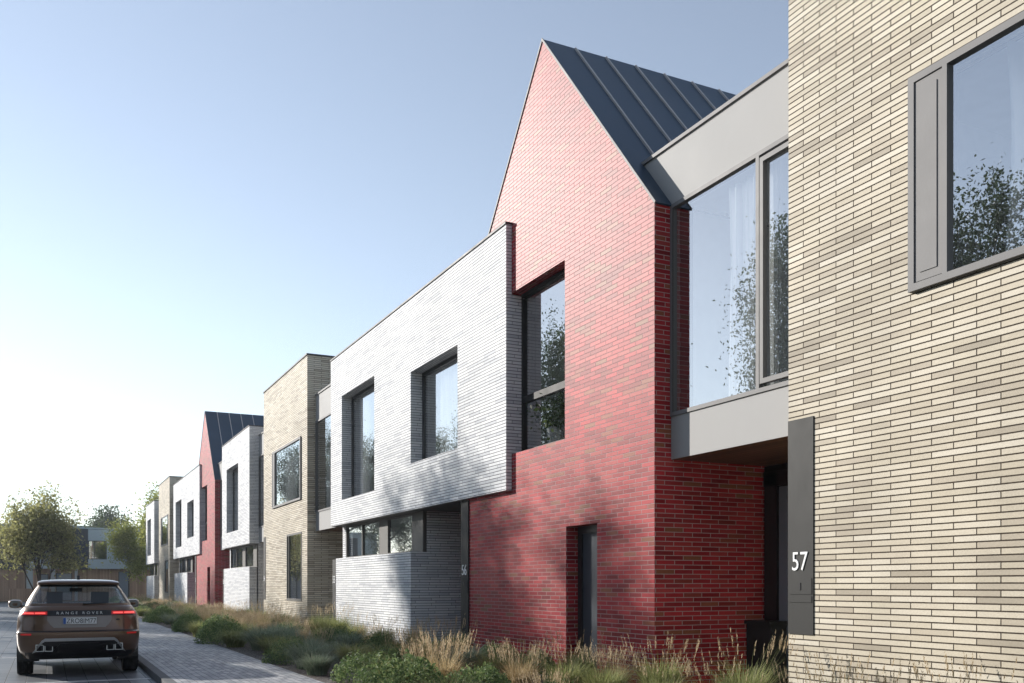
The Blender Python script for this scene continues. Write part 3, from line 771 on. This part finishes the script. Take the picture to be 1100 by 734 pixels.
# ------------------------------------------------------------------ grasses and shrubs
def grass_mesh(name, n, h, spread, mat, width=.006, seed=0, lean=.9, segs=4, plume=0, plume_len=.2):
    r = np.random.default_rng(seed); V = []; F = []
    def blade(p0, az, ln, hh, w, curl, sg):
        d = np.array([math.cos(az), math.sin(az)]); side = np.array([-d[1], d[0]])
        b0 = len(V)
        for k in range(sg+1):
            t = k/sg; out = ln*(t**1.7); z = hh*(t-curl*t**3)
            c = p0+d*out; ww = w*(1-t*.85)
            V.append((c[0]-side[0]*ww, c[1]-side[1]*ww, z)); V.append((c[0]+side[0]*ww, c[1]+side[1]*ww, z))
        for k in range(sg):
            F.append((b0+2*k, b0+2*k+1, b0+2*k+3, b0+2*k+2))
        return (p0[0]+d[0]*ln, p0[1]+d[1]*ln, hh*(1-curl)), d
    for i in range(n):
        a0 = r.random()*2*math.pi; rr = spread*.35*math.sqrt(r.random()); p0 = np.array([rr*math.cos(a0), rr*math.sin(a0)])
        az = a0+r.normal()*.7; hh = h*(.55+.5*r.random()); ln = spread*(.15+.85*r.random()**1.2)*lean
        blade(p0, az, ln, hh, width*(.7+.6*r.random()), .15+.45*r.random()*lean, segs)
    tips = []
    for i in range(plume):
        a0 = r.random()*2*math.pi; rr = spread*.3*math.sqrt(r.random()); p0 = np.array([rr*math.cos(a0), rr*math.sin(a0)])
        hh = h*(.95+.35*r.random()); ln = spread*(.2+.7*r.random())
        tips.append(blade(p0, a0+r.normal()*.4, ln, hh, width*.35, .06, segs))
    me = np_mesh(name, V, F, mat)
    pm = None
    if plume:
        V = []; F = []
        for (tip, d) in tips:
            L = plume_len*(.7+.6*r.random())
            for k in range(16):
                t = r.random(); c = np.array(tip)-np.array([d[0]*.25, d[1]*.25, 1])*L*(1-t)*.9+np.array([d[0], d[1], 0])*L*.15
                c[2] += L*.15
                az = r.random()*2*math.pi; q = np.array([math.cos(az)*.35, math.sin(az)*.35, .8])*L*.22*(1.1-t*.6); s = np.array([-math.sin(az), math.cos(az), 0])*.0035
                b0 = len(V); V += [c-s, c+s, c+q+s*.3, c+q-s*.3]; F.append((b0, b0+1, b0+2, b0+3))
        pm = np_mesh(name+'_heads', V, F, 'plume')
    return me, pm
def mound_mesh(name, rad, h, seed, n=2600, mat='mound', leaf=.035):
    r = np.random.default_rng(seed)
    u = r.normal(size=(n, 3)); u[:, 2] = np.abs(u[:, 2]); u /= np.linalg.norm(u, axis=1)[:, None]
    az = np.arctan2(u[:, 1], u[:, 0])
    lump = 1+.10*np.sin(az*3+seed)+.07*np.sin(az*7+seed*2+u[:, 2]*5)
    rr = (.72+.3*r.random(n)**.6)*lump
    C = u*rr[:, None]*[rad, rad, h]; C[:, 2] += .02
    LV, LF = leaves(C, leaf, .42, 0, r)
    return np_mesh(name, LV, LF, mat), None
def tuft(name, seed, mat, rad, h, n=900, width=.006):      # drooping mound of fine grass
    return grass_mesh(name, int(n*1.3), h*1.35, rad, mat, width*1.25, seed, lean=1.0, segs=5)
G = {
 'mound': [mound_mesh('mound%d' % i, .46+.05*i, .44+.03*i, i, n=3600, leaf=.05) for i in range(3)],
 'green': [tuft('green%d' % i, 20+i, 'gr_green', .52, .42, 900, .006) for i in range(3)],
 'blue': [tuft('blue%d' % i, 30+i, 'gr_blue', .55, .48, 900, .006) for i in range(2)],
 'tan': [grass_mesh('tan%d' % i, 620, .58, .46, 'gr_tan', .006, 40+i, .9, 4, plume=90, plume_len=.20) for i in range(3)],
 'feather': [grass_mesh('feather%d' % i, 980, .66, .50, 'gr_green', .006, 50+i, .8, 4, plume=26, plume_len=.17) for i in range(3)],
}
DESC = {'mound': ('dark green evergreen mound', 'shrub', 'mound_shrub', 'evergreen mounds in the planting bed'),
        'green': ('olive green drooping grass tuft', 'grass', 'grass_tuft', 'green grass tufts in the planting bed'),
        'blue': ('blue-green drooping grass tuft', 'grass', 'grass_tuft', 'blue-green grass tufts in the planting bed'),
        'tan': ('straw coloured feathery grass', 'grass', 'feather_grass', 'straw coloured grasses in the planting bed'),
        'feather': ('tall grey-green seeding grass', 'grass', 'feather_grass', 'tall grasses with pale seed heads')}
SEG = [(0, 8.3, 'the nearest cream wall'), (8.3, 10.96, 'the nearest entrance'), (10.96, 17.5, 'the near red house'), (17.5, 20.5, 'the entrance under the white box'),
       (20.5, 27.2, 'the low white wall'), (27.2, 30.5, 'the entrance past the white wall'), (30.5, 37.4, 'the second cream house'), (37.4, 49.3, 'the narrow white house'),
       (49.3, 56, 'the far red house'), (56, 66, 'the far white house'), (66, 100, 'the last houses')]
plants = []
def plant(kind, x, y, s=1.0, rz=None): plants.append((kind, x, y, s))
rp = random.Random(3)
# pavement edge: low mounds and tufts
y = 3.0
while y < 86:
    k = rp.choices(['mound', 'green', 'blue'], [6, 3, 1.5])[0]
    plant(k, 4.05+rp.uniform(-.15, .3), y, rp.uniform(.75, 1.15)); y += rp.uniform(1.1, 1.5)*(1 if y < 40 else 1.35)
y = 2.5
while y < 86:
    k = rp.choices(['mound', 'green', 'blue', 'tan'], [4, 3, 2, 2])[0]
    if 24 < y < 34 or 11 < y < 14: k = rp.choice(['tan', 'tan', 'green'])
    plant(k, 4.95+rp.uniform(-.25, .25), y, rp.uniform(.7, 1.15)); y += rp.uniform(.95, 1.4)*(1 if y < 40 else 1.35)
y = 2.0
while y < 86:
    k = rp.choices(['feather', 'green', 'blue', 'tan', 'mound'], [2, 3, 2, 2, 1])[0]
    if 27 < y < 35: k = 'tan'
    if y < 10.5: k = 'feather'
    plant(k, 5.95+rp.uniform(-.2, .2), y, rp.uniform(.85, 1.1)); y += rp.uniform(.9, 1.3)*(1 if y < 40 else 1.35)
y = 4.0
while y < 86:
    k = rp.choices(['feather', 'tan', 'mound', 'green'], [3, 2, 1.2, 1.2])[0]
    if y < 10.5: k = 'feather'
    plant(k, 7.0+rp.uniform(-.12, .12), y, rp.uniform(.8, 1.0)*(1.15 if k == 'feather' else .95)); y += rp.uniform(1.0, 1.7)*(1 if y < 40 else 1.3)
plants.sort(key=lambda p: p[2])
cnt = {}; seen = set()
for i, (k, x, y, s) in enumerate(plants):
    seg = next(t for a, c, t in SEG if a <= y < c)
    row = 'at the pavement edge' if x < 4.5 else ('in the second row' if x < 5.45 else ('in the third row' if x < 6.5 else 'against the wall'))
    key = (k, seg, row); cnt[key] = cnt.get(key, 0)+1; n = cnt[key]
    d, cat, nm, grp = DESC[k]
    lab = '%s %s %s by %s' % (ORD[min(n, 20)-1], d, row, seg)
    lab = lab.replace('drooping ', '') if len(lab.split()) > 15 else lab
    while lab in seen: n += 1; lab = ORD[min(n, 20)-1]+' '+lab.split(' ', 1)[1]
    seen.add(lab); cnt[key] = n
    me, pm = G[k][i % len(G[k])]
    if pm:
        o = thing(nm, lab, cat, (x, y, PV-.02), grp)
        for pn, m_ in (('blades', me), ('seed_heads', pm)):
            c = bpy.data.objects.new(pn, m_); S.collection.objects.link(c); c.parent = o
    else:
        o = bpy.data.objects.new(nm, me); S.collection.objects.link(o); o.location = (x, y, PV-.02); tag(o, lab, cat, grp)
    o.rotation_euler.z = rp.uniform(0, 6.28); o.scale = (s, s, s*rp.uniform(.9, 1.1))
# pot plant foliage
mv = np.random.default_rng(77); C = mv.normal(size=(420, 3))*[.14, .26, .17]+[0, 0, .62]
V_, F_ = leaves(C, .10, .55, .2, mv); o = bpy.data.objects.new('foliage', np_mesh('foliage', V_, F_, 'leaf_mid')); S.collection.objects.link(o); o.parent = pot
mb_ = MB()
for i in range(7):
    a = i*.9; mb_.tube((8.10, 14.75, 4.28), (8.10+.1*math.cos(a), 14.75+.17*math.sin(a), 4.62), .006, .003, 5)
mb_.build('stem', 'bark', pot)

#CAR#
# ------------------------------------------------------------------ haze
hm, hnt, hout = newmat('haze_air'); hv = hnt.nodes.new('ShaderNodeVolumePrincipled')
hv.inputs['Color'].default_value = (.86, .91, 1, 1); hv.inputs['Density'].default_value = .0006; hv.inputs['Anisotropy'].default_value = .35
hnt.links.new(hv.outputs[0], hout.inputs['Volume']); M['haze'] = hm
b = MB(); b.box(-950, 950, -650, 1550, -1.6, 26); tag(b.build('haze', 'haze'), kind='stuff')
# ------------------------------------------------------------------ parked car
M['paint'] = plain_mat('bronze_brown_car_paint', (.135, .078, .046), .30, .5, .4, var=.02, coat=.8)
M['recess'] = plain_mat('recess_reflection_tone', (.19, .165, .15), .35, .5, .3, var=.02)  # car paint lightened to imitate the reflection in the plate recess
M['trimsilver'] = plain_mat('satin_silver_trim', (.40, .41, .42), .35, .5, .5, var=.03)
M['plastic'] = plain_mat('black_car_plastic', (.012, .012, .013), .4, .45, var=.1)
M['tyre'] = plain_mat('tyre_rubber', (.012, .012, .012), .8, .3, var=.2, scale=20)
M['rim'] = plain_mat('dark_alloy', (.12, .12, .12), .35, .5, .7)
M['seat'] = plain_mat('grey_car_leather', (.10, .10, .105), .6, .3)
M['plate'] = plain_mat('number_plate_white', (.62, .64, .66), .4, .4, var=.02)
M['plateblue'] = plain_mat('number_plate_blue', (.03, .10, .35), .4, .4, var=.02)
M['platetext'] = plain_mat('number_plate_lettering', (.03, .04, .04), .5, .3)
M['badge'] = plain_mat('silver_lettering', (.55, .57, .6), .35, .5, .2)
def lamp_mat(name, c, e):
    m, nt, out = newmat(name); p = principled(nt, out, c, .2, .5)
    p.inputs['Emission Color'].default_value = rgb((1, .10, .09)); p.inputs['Emission Strength'].default_value = e; return m
M['lamp'] = lamp_mat('lit_red_lamp', (.5, .03, .03), .7); M['reflector'] = lamp_mat('red_reflector', (.55, .02, .02), .06)
CX, CY = .51, 17.62
car = thing('parked_car', 'bronze brown SUV parked by the kerb, seen from behind', 'car', (CX, CY+2.4, 0))
# z, half width, rear s, front s, corner depth rear, corner depth front
LV = np.array([
 [.30, .84, .34, 4.45, .20, .45], [.36, .88, .24, 4.60, .24, .5], [.44, .93, .12, 4.70, .28, .5], [.54, .955, .045, 4.76, .32, .55], [.62, .962, .015, 4.79, .33, .6],
 [.70, .965, .0, 4.80, .33, .6], [.755, .965, .0, 4.80, .33, .6], [.775, .965, .055, 4.80, .33, .6], [.84, .962, .085, 4.79, .33, .6], [.92, .957, .10, 4.76, .33, .65],
 [.99, .95, .115, 4.66, .33, .75], [1.045, .938, .13, 4.45, .33, .85], [1.10, .915, .15, 4.1, .34, .9], [1.15, .885, .175, 3.72, .34, .75], [1.185, .86, .21, 3.5, .33, .55], [1.20, .842, .235, 3.42, .32, .5]])
def outline(z, w, sr, sf, cr, cf, nx=18, ns=44):
    pts = []
    ts = [0, .15, .3, .45, .58, .68, .77, .84, .90, .945, .975, .993, 1.0]
    xs = [-t for t in ts[::-1]]+ts[1:]
    for t in xs:
        a = abs(t); pts.append((t*w, sr+cr*(1-math.sqrt(max(0, 1-a**4.2)))))
    s0, s1 = sr+cr, sf-cf
    for i in range(1, ns): pts.append((w, s0+(s1-s0)*i/ns))
    for t in xs[::-1]:
        a = abs(t); pts.append((t*w, sf-cf*(1-math.sqrt(max(0, 1-a**2.6)))))
    for i in range(ns-1, 0, -1): pts.append((-w, s0+(s1-s0)*i/ns))
    return [(CX+x, CY+s, z) for x, s in pts]
def loft(rows, mb, keep=None, mi=0):
    n = len(rows[0]); b0 = len(mb.v)
    for r in rows: mb.v += list(r)
    for j in range(len(rows)-1):
        for i in range(n):
            k = (i+1) % n; q = (b0+j*n+i, b0+j*n+k, b0+(j+1)*n+k, b0+(j+1)*n+i)
            if keep:
                c = np.mean([mb.v[a] for a in q], 0)
                if not keep(c, j, i): continue
            mb.f.append(q); mb.m.append(mi)
WZ, WR = .365, .365
AX = (CY+.93, CY+3.80)
zz = list(np.arange(.30, .80, .03))+[.755, .775]+list(LV[8:, 0])
zz = sorted(set([round(float(z), 4) for z in zz if abs(z-.78) > .001]))
rows = [outline(z, *[np.interp(z, LV[:, 0], LV[:, c]) for c in range(1, 6)]) for z in zz]
RA = .425
def arch_in(p): return abs(p[0]-CX) > .6 and any((p[1]-a)**2+(p[2]-WZ)**2 < RA*RA for a in AX)
b = MB(); loft(rows, b, keep=lambda c, j, i: not arch_in(c))
V = [list(v) for v in b.v]
for v in V:    # snap the jagged cut onto the wheel arch circle
    if abs(v[0]-CX) > .6:
        for a in AX:
            d = math.hypot(v[1]-a, v[2]-WZ)
            if RA-.055 < d < RA+.028 and d > 0:
                v[1] = a+(v[1]-a)*RA/d; v[2] = WZ+(v[2]-WZ)*RA/d
b.v = [tuple(v) for v in V]
# bonnet and shoulder deck closing the loft
top = rows[-1]; n = len(top); b0 = len(b.v); b.v += [((x-CX)*.5+CX, (y-CY-1.9)*.8+CY+1.9, 1.21) for x, y, z in top]; t0 = len(b.v)-2*n
st = (len(rows)-1)*n
for i in range(n): k = (i+1) % n; b.f.append((st+i, st+k, b0+k, b0+i)); b.m.append(0)
body = b.build('body', 'paint', car, smooth=True, sharp=38)
b = MB()   # wheel housings and floor
for a in AX:
    for sx in (-1, 1):
        x0, x1 = CX+sx*.955, CX+sx*.62
        for k in range(20):
            t0_, t1_ = math.pi*(-.12+1.24*k/20), math.pi*(-.12+1.24*(k+1)/20)
            p = [(a+RA*math.cos(t), max(.25, WZ+RA*math.sin(t))) for t in (t0_, t1_)]
            b.face([(x0, *p[0]), (x1, *p[0]), (x1, *p[1]), (x0, *p[1])])
            b.face([(x1, a, WZ), (x1, *p[0]), (x1, *p[1])])
b.box(CX-.70, CX+.70, CY+.62, CY+4.2, .27, .32)
b.build('underbody', 'plastic', body)
# greenhouse: glass band and painted pillars from the same loft
GV = np.array([[1.195, .842, .235, 3.42, .32, .5], [1.24, .83, .27, 3.30, .30, .45], [1.32, .79, .345, 3.10, .27, .4], [1.40, .745, .42, 2.90, .25, .38], [1.48, .695, .50, 2.70, .24, .36], [1.54, .655, .565, 2.52, .23, .36], [1.575, .63, .60, 2.40, .23, .36]])
gz = list(np.linspace(1.195, 1.575, 9))
grow = [outline(z, *[np.interp(z, GV[:, 0], GV[:, c]) for c in range(1, 6)]) for z in gz]
def is_rear(i, a=4): return a <= i < 24-a
def cls(c, j, i):
    n_rear = 24
    s = c[1]-CY
    if i < 24:                      # rear edge of the outline
        return 'glass' if (4 <= i < 20 and 1 <= j < 7) else ('black' if (3 <= i < 21 and j >= 1) else 'paint')
    if 24+43 < i+.0 < 24+44+24 and abs((c[0]-CX)) < .62+.2*(1-j/8): return 'glass'
    if j < 1 or j >= 7: return 'black'
    for a in (1.45, 2.45):
        if abs(s-a) < .05: return 'black'
    if s < .95+.28*(j/8) : return 'paint'
    return 'glass'
for nm, key, mat, par_ in (('pillar', 'paint', 'paint', body), ('window_surround', 'black', 'plastic', body), ('window', 'glass', 'carglass', car)):
    b = MB(); loft(grow, b, keep=lambda c, j, i: cls(c, j, i) == key); b.build(nm, mat, par_, smooth=True, sharp=40)
# roof with overhanging rear spoiler
RV = [(1.565, .655, .46, 2.42, .20, .40), (1.60, .655, .44, 2.38, .20, .40), (1.62, .635, .46, 2.30, .22, .42), (1.642, .57, .58, 2.15, .26, .45), (1.655, .44, .80, 1.9, .3, .5), (1.66, .25, 1.05, 1.6, .2, .25)]
b = MB(); rr_ = [outline(*q) for q in RV]; rr_.insert(0, [((x-CX)*.9+CX, (y-CY-1.4)*.9+CY+1.4, 1.57) for x, y, z in rr_[0]])
loft(rr_, b); k = len(b.v); b.f.append(tuple(range(k-len(rr_[0]), k))); b.m.append(0)
rf = b.build('roof', 'paint', car, smooth=True, sharp=35)
b = MB(); b.prism_x([(CY+1.0, 1.65), (CY+1.22, 1.65), (CY+1.03, 1.725)], CX-.022, CX+.022); b.build('roof_fin', 'plastic', rf, bevel=.008)
# surface following helper for the tail
def rear_s(x, z, src=LV):
    w, sr, sf, cr, cf = [np.interp(z, src[:, 0], src[:, c]) for c in range(1, 6)]
    a = min(.9999, abs(x)/w); return sr+cr*(1-math.sqrt(1-a**4.2))
def patch(poly_fn, u0, u1, z0, z1, off, mat, name, par=None, nu=16, nz=4, th=.02):
    """panel following the tail, standing off metres proud; poly_fn(t)->(z0,z1) by x"""
    b = MB()
    def P_(x, z, o): return (CX+x, CY+rear_s(x, z)-o, z)
    for i in range(nu):
        xa, xb = u0+(u1-u0)*i/nu, u0+(u1-u0)*(i+1)/nu
        za, zb_ = poly_fn(xa), poly_fn(xb)
        for j in range(nz):
            A = [za[0]+(za[1]-za[0])*j/nz, za[0]+(za[1]-za[0])*(j+1)/nz]; B = [zb_[0]+(zb_[1]-zb_[0])*j/nz, zb_[0]+(zb_[1]-zb_[0])*(j+1)/nz]
            b.face([P_(xa, A[0], off), P_(xb, B[0], off), P_(xb, B[1], off), P_(xa, A[1], off)])
        b.face([P_(xa, za[1], off), P_(xb, zb_[1], off), P_(xb, zb_[1], off-th), P_(xa, za[1], off-th)])
        b.face([P_(xb, zb_[0], off), P_(xa, za[0], off), P_(xa, za[0], off-th), P_(xb, zb_[0], off-th)])
    for x, zc in ((u0, poly_fn(u0)), (u1, poly_fn(u1))):
        b.face([P_(x, zc[0], off), P_(x, zc[1], off), P_(x, zc[1], off-th), P_(x, zc[0], off-th)])
    return b.build(name, mat, par or car, smooth=False)
band = patch(lambda x: (1.035, 1.125), -.91, .91, 0, 0, .006, 'plastic', 'light_bar', nu=30)
for sx in (-1, 1):
    a, c = (.50, .905)
    x0, x1 = (sx*a, sx*c) if sx > 0 else (-c, -a)
    l = patch(lambda x: (1.052, 1.112), x0, x1, 0, 0, .010, 'reflector', 'rear_lamp', nu=10)
    for (p, q) in ((.53, .685), (.705, .88)):
        x0, x1 = (p, q) if sx > 0 else (-q, -p)
        patch(lambda x: (1.070, 1.094), x0, x1, 0, 0, .014, 'lamp', 'light_strip', l, nu=6)
    r_ = patch(lambda x: (.715, .745), *((.74, .90) if sx > 0 else (-.90, -.74)), 0, 0, .006, 'reflector', 'reflector', nu=8)
    # tailgate shut line
    patch(lambda x: (.79, 1.035), *((.695, .702) if sx > 0 else (-.702, -.695)), 0, 0, .003, 'plastic', 'shut_line', body, nu=1, nz=6)
patch(lambda x: (.772, .785), -.90, .90, 0, 0, .004, 'plastic', 'shut_line', body, nu=24, nz=1)
# number plate recess panel
def recess(x):
    a = abs(x); return (.835 if a < .42 else .835+(a-.42)*1.6, 1.03)
rc = patch(recess, -.50, .50, 0, 0, .004, 'recess', 'plate_recess', body, nu=20)
pz0, pz1 = .895, 1.005
pls = CY+rear_s(0, .9)-.03
b = MB(); b.box(CX-.26, CX+.26, pls, pls+.02, pz0, pz1); pl_ = b.build('number_plate', 'plate', car, bevel=.003)
b = MB(); b.box(CX-.258, CX-.215, pls-.003, pls+.01, pz0+.003, pz1-.003); b.build('blue_band', 'plateblue', pl_)
text_mesh('plate_lettering', 'ZRO8IM77', .082, 'platetext', pl_, (CX+.022, pls-.001, pz0+.014), (R(90), 0, 0), .002, xs=.86)
s_b = CY+rear_s(.3, 1.08)-.008
text_mesh('lettering', 'RANGE ROVER', .044, 'badge', band, (CX, CY+rear_s(0, 1.08)-.0085, 1.060), (R(90), 0, 0), .004, xs=1.12, space=1.7)
b = MB(); b.lathe((0, 0, 0), [(0, 0), (.034, 0), (.034, .012), (0, .012)], 16); b.v = [(CX+.60+x, CY+rear_s(.6, .97)-.012+z, .965+y*.45) for x, y, z in b.v]
b.build('badge', 'plastic', car)
# lower bumper: silver skid trim, black diffuser, tail pipes
def arch(x):
    a = abs(x); zt_ = .66 if a < .56 else .66-(a-.56)*1.5
    return (max(.40, zt_-.05), zt_)
def diff(x):
    a = abs(x); return (.345+.02*(a > .5), arch(x)[1]-.055)
patch(lambda x: (.302, .42), -.84, .84, 0, 0, .004, 'plastic', 'lower_valance', nu=24)
patch(diff, -.70, .70, 0, 0, .010, 'plastic', 'diffuser', nu=28)
patch(arch, -.73, .73, 0, 0, .026, 'trimsilver', 'skid_trim', nu=30, nz=2, th=.03)
def dif2(x):
    a = abs(x); return (.36, .575 if a < .30 else .575-(a-.30)*1.1)
patch(dif2, -.43, .43, 0, 0, .045, 'plastic', 'diffuser_centre', nu=20, th=.05)
for sx in (-1, 1):
    b = MB(); xc = CX+sx*.545; y0_ = CY+rear_s(.55, .45)-.075
    for (x0, x1) in ((xc-.13, xc-.005), (xc+.005, xc+.13)):
        b.box(x0, x1, y0_, y0_+.12, .545, .56); b.box(x0, x1, y0_, y0_+.12, .44, .45); b.box(x0, x0+.012, y0_, y0_+.12, .45, .545); b.box(x1-.012, x1, y0_, y0_+.12, .45, .545)
    e = b.build('tail_pipe', 'trimsilver', car, bevel=.004)
b = MB()
for k in (-1, 1): pass
# wiper
y0_ = CY+np.interp(1.235, GV[:, 0], GV[:, 2])
b = MB(); b.tube((CX+.05, y0_-.02, 1.232), (CX+.42, y0_-.015, 1.245), .012, .007, 6, cap=True); b.build('wiper', 'plastic', car)
# mirrors
for sx in (-1, 1):
    b = MB(); c = Vector((CX+sx*1.05, CY+2.9, 1.19))
    pr = [(0, 0), (.5, .02), (.85, .06), (1, .12), (.95, .18), (.6, .23), (0, .25)]
    for r_, h_ in pr:
        for k in range(16):
            a = 2*math.pi*k/16; x = abs(math.cos(a))**.7*math.copysign(1, math.cos(a))*r_*.125; z = abs(math.sin(a))**.7*math.copysign(1, math.sin(a))*r_*.085
            b.v.append((c.x+x+sx*.0, c.y+h_-.1, c.z+z-abs(x)*.12*0))
    for j in range(len(pr)-1):
        for k in range(16): b.f.append((j*16+k, j*16+(k+1) % 16, (j+1)*16+(k+1) % 16, (j+1)*16+k)); b.m.append(0)
    m_ = b.build('wing_mirror', 'paint', car, smooth=True, sharp=50)
    b = MB(); b.tube((CX+sx*.84, CY+2.92, 1.13), (CX+sx*.97, CY+2.9, 1.15), .03, .025, 8); b.build('mirror_arm', 'plastic', m_)
    b = MB(); b.lathe((0, 0, 0), [(0, 0), (.93, 0), (.93, .004)], 24); b.v = [(c.x+x*.105, c.y-.085-z, c.z+y*.07) for x, y, z in b.v]; b.build('mirror_glass', 'rim', m_)
# seats and interior
for sx in (-.38, .38):
    for s_, nm in ((2.55, 'front_seat'), (1.55, 'rear_seat')):
        b = MB(); b.box(CX+sx-.23, CX+sx+.23, CY+s_-.35, CY+s_-.22, .60, 1.18); b.box(CX+sx-.25, CX+sx+.25, CY+s_-.3, CY+s_+.25, .55, .72)
        o_ = b.build(nm, 'seat', car, bevel=.04)
        b = MB(); b.box(CX+sx-.13, CX+sx+.13, CY+s_-.37, CY+s_-.26, 1.22, 1.43); b.build('headrest', 'seat', o_, bevel=.04)
b = MB(); b.box(CX-.7, CX+.7, CY+3.0, CY+3.35, .9, 1.2); b.build('dashboard', 'plastic', car, bevel=.03)
b = MB(); b.box(CX-.11, CX+.11, CY+2.62, CY+2.65, 1.43, 1.50); b.build('rear_view_mirror', 'plastic', car, bevel=.01)
# wheels
for a in AX:
    for sx in (-1, 1):
        xo = CX+sx*.955
        prof = [(.25, -.0), (.30, .01), (.345, .012), (.365, -.01), (.365, -.06)]+[(.365-.006*(k % 2), -.06-.014*k) for k in range(1, 10)]+[(.365, -.20), (.345, -.235), (.25, -.24)]
        b = MB(); b.lathe((0, 0, 0), prof, 40, axis='X'); b.v = [(xo+sx*x, a+y, WZ+z) for x, y, z in b.v]
        w_ = b.build('wheel', 'tyre', car, smooth=True, sharp=35)
        b = MB(); b.lathe((0, 0, 0), [(.25, -.005), (.235, -.02), (.225, -.10), (0, -.10)], 32, axis='X')
        for k in range(5):
            t = k*2*math.pi/5
            for dt in (-.13, .13):
                b.tube((-.02, .05*math.cos(t), .05*math.sin(t)), (-.012, .235*math.cos(t+dt), .235*math.sin(t+dt)), .022, .014, 6)
        b.v = [(xo+sx*x, a+y, WZ+z) for x, y, z in b.v]; b.build('rim', 'rim', w_, smooth=True, sharp=35)
